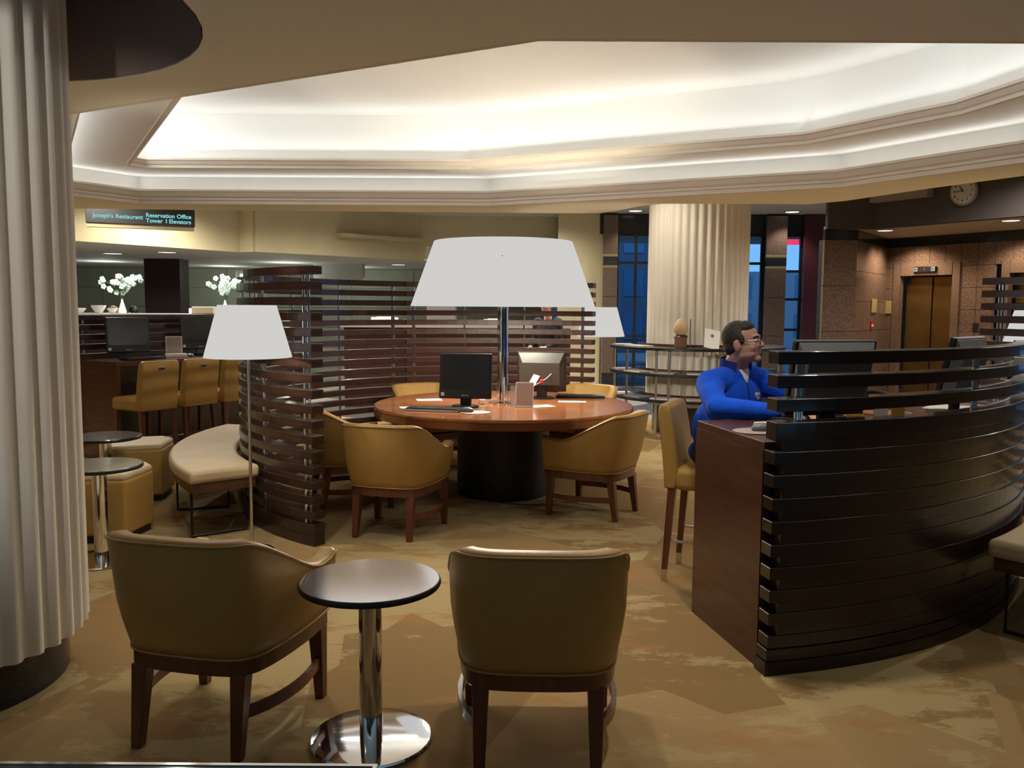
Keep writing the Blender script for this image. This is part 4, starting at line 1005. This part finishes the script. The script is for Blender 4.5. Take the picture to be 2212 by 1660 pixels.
for z_, hw in ((.012, .034), (-.01, .033), (-.035, .024), (-.06, .012), (-.078, .002)):
    row = []
    for k in range(5):
        x_ = hw * (k - 2) / 2; p0 = nb + Tr * x_ + Vector((0, 0, z_)); h, n_ = surf(p0, -Tf); row.append((h if h else p0 + Tf * .07) + Tf * .003)
    vs.append(row)
us.loft([[p for p in r_] + [p - Tf * .004 for p in r_[::-1]] for r_ in vs]); us.obj('undershirt', mat('white_cotton', (.72, .72, .76), .8), t, smooth=True)
h, n_ = surf(nb - Tr * .075 + Vector((0, 0, -.15)), -Tf)
if h:
    q = Tf.to_track_quat('-Y', 'Z').to_matrix().to_4x4()
    for dx, dz, sx, sz, m_, nm_ in ((-.012, .008, .026, .018, white, 'emblem'), (.015, .008, .022, .018, mat('emblem_pink', (.75, .4, .42), .7), 'emblem'), (0, -.01, .04, .005, white, 'emblem'), (.004, -.019, .016, .006, white, 'emblem')):
        o = B().box((dx, 0, dz), (sx, .003, sz)).obj(nm_, m_, pull); o.matrix_local = Matrix.Translation(h + n_ * .001) @ n_.to_track_quat('-Y', 'Z').to_matrix().to_4x4()
b = Blob(); b.ell(pel + Vector((0, 0, -.0)), (.165, .14, .1), Tm)
for h_, k_, a_ in ((hipR, kR, aR), (hipL, kL, aL)): b.chain([h_, k_, a_], [.092, .066, .05])
b.solid('trousers', trous, t, .009, 3)
for a_ in (aR, aL):
    b = Blob(); b.chain([a_ + Vector((0, 0, -.03)), a_ + Tf * .07 + Vector((0, 0, -.05)), a_ + Tf * .15 + Vector((0, 0, -.055))], [.045, .042, .034]); b.solid('shoe', shoe_m, t, .007, 2)

# background people
def bystander(x, y, z0, yaw, label, top_m, hair_m, sk, hgt=1.7, seated=False):
    t = thing('person', label, 'person', (x, y, z0), yaw); k = hgt / 1.7     # faces local +Y
    I3 = frame((0, 1, 0)); Hc = Vector((0, .02, (1.58 if not seated else 1.16) * k)); sh = Hc.z - .25 * k; hip = sh - .48 * k
    b = Blob(); at = head_parts(b, Hc, I3, k); b.chain([Hc - Vector((0, .02, .07 * k)), (0, 0, sh + .05)], [.05 * k, .06 * k])
    b.ell((0, 0, sh - .16 * k), (.15 * k, .09 * k, .2 * k)); b.ell((0, 0, hip), (.14 * k, .1 * k, .12 * k))
    arms = [[(s * .18 * k, 0, sh), (s * .22 * k, .02, sh - .27 * k), (s * .15 * k, .2 * k, sh - .36 * k)] for s in (-1, 1)]
    legs = [[(s * .09 * k, 0, hip), (s * .1 * k, .4 * k, hip) if seated else (s * .1 * k, .02, .5 * k), (s * .1 * k, .4 * k if seated else 0, .07)] for s in (-1, 1)]
    for a in arms: b.chain(a, [.055 * k, .042 * k, .03 * k])
    for a in legs: b.chain(a + [(a[2][0], a[2][1] + .14, .045)], [.085 * k, .055 * k, .045 * k, .035])
    for s, a in zip((-1, 1), arms): hand(b, a[2], (-s * .3, 1, 0), (0, 0, 1), (-s, 0, .3), k)
    body = b.solid('body', sk, t, .007, 2); face_kids(at, I3, body, k, hair=hair_m)
    b = Blob(); b.ell(at(0, -.02, .026), (.08 * k, .092 * k, .097 * k)); b.ell(at(0, -.045, -.02), (.072 * k, .062 * k, .07 * k)); b.solid('hair', hair_m, t, .007, 2)
    b = Blob(); b.ell((0, 0, sh - .14 * k), (.185 * k, .125 * k, .2 * k)); b.ell((0, 0, hip + .08), (.17 * k, .13 * k, .2 * k))
    for a in arms: b.chain(a, [.075 * k, .058 * k, .045 * k])
    b.solid('jacket', top_m, t, .012, 3)
    b = Blob(); b.ell((0, 0, hip), (.16 * k, .12 * k, .13 * k))
    for a in legs: b.chain(a, [.1 * k, .075 * k, .06 * k])
    b.solid('trousers', trous, t, .012, 3)
suit = mat('dark_suit', (.012, .012, .016), .8); hair2 = mat('black_hair', (.008, .008, .01), .5)
bystander(.52, 12.6, 0, radians(140), 'person in a dark suit standing at the reception, seen through the slats', suit, hair2, skin, 1.72)
b = B(); b.box((-6.6, 15.6, .16), (3.4, 2.4, .32)); struct(b.obj('floor', mat('platform', (.05, .04, .035), .6)), 'raised platform of the restaurant')
bystander(-7.2, 15.5, .32, radians(-60), 'bald diner in white at the restaurant, behind the bowls', mat('pale_shirt', (.6, .62, .62), .8), mat('shaved_hair', (.4, .24, .17), .6), skin, 1.62, True)
bystander(-6.55, 14.85, .32, radians(60), 'dark-haired diner in black at the restaurant, behind the bowls', suit, hair2, skin, 1.62, True)
for x, y, l in ((-7.2, 15.5, 'dining chair under the diner in white'), (-6.55, 14.85, 'dining chair under the diner in black')):
    c = thing('dining_chair', l, 'chair', (x, y, .321))
    b = B(); b.box((0, 0, .29), (.4, .4, .04)); b.obj('seat', deskwood, c)
    for sx in (-.17, .17):
        for sy in (-.17, .17): B().box((sx, sy, .135), (.03, .03, .27)).obj('leg', deskwood, c)
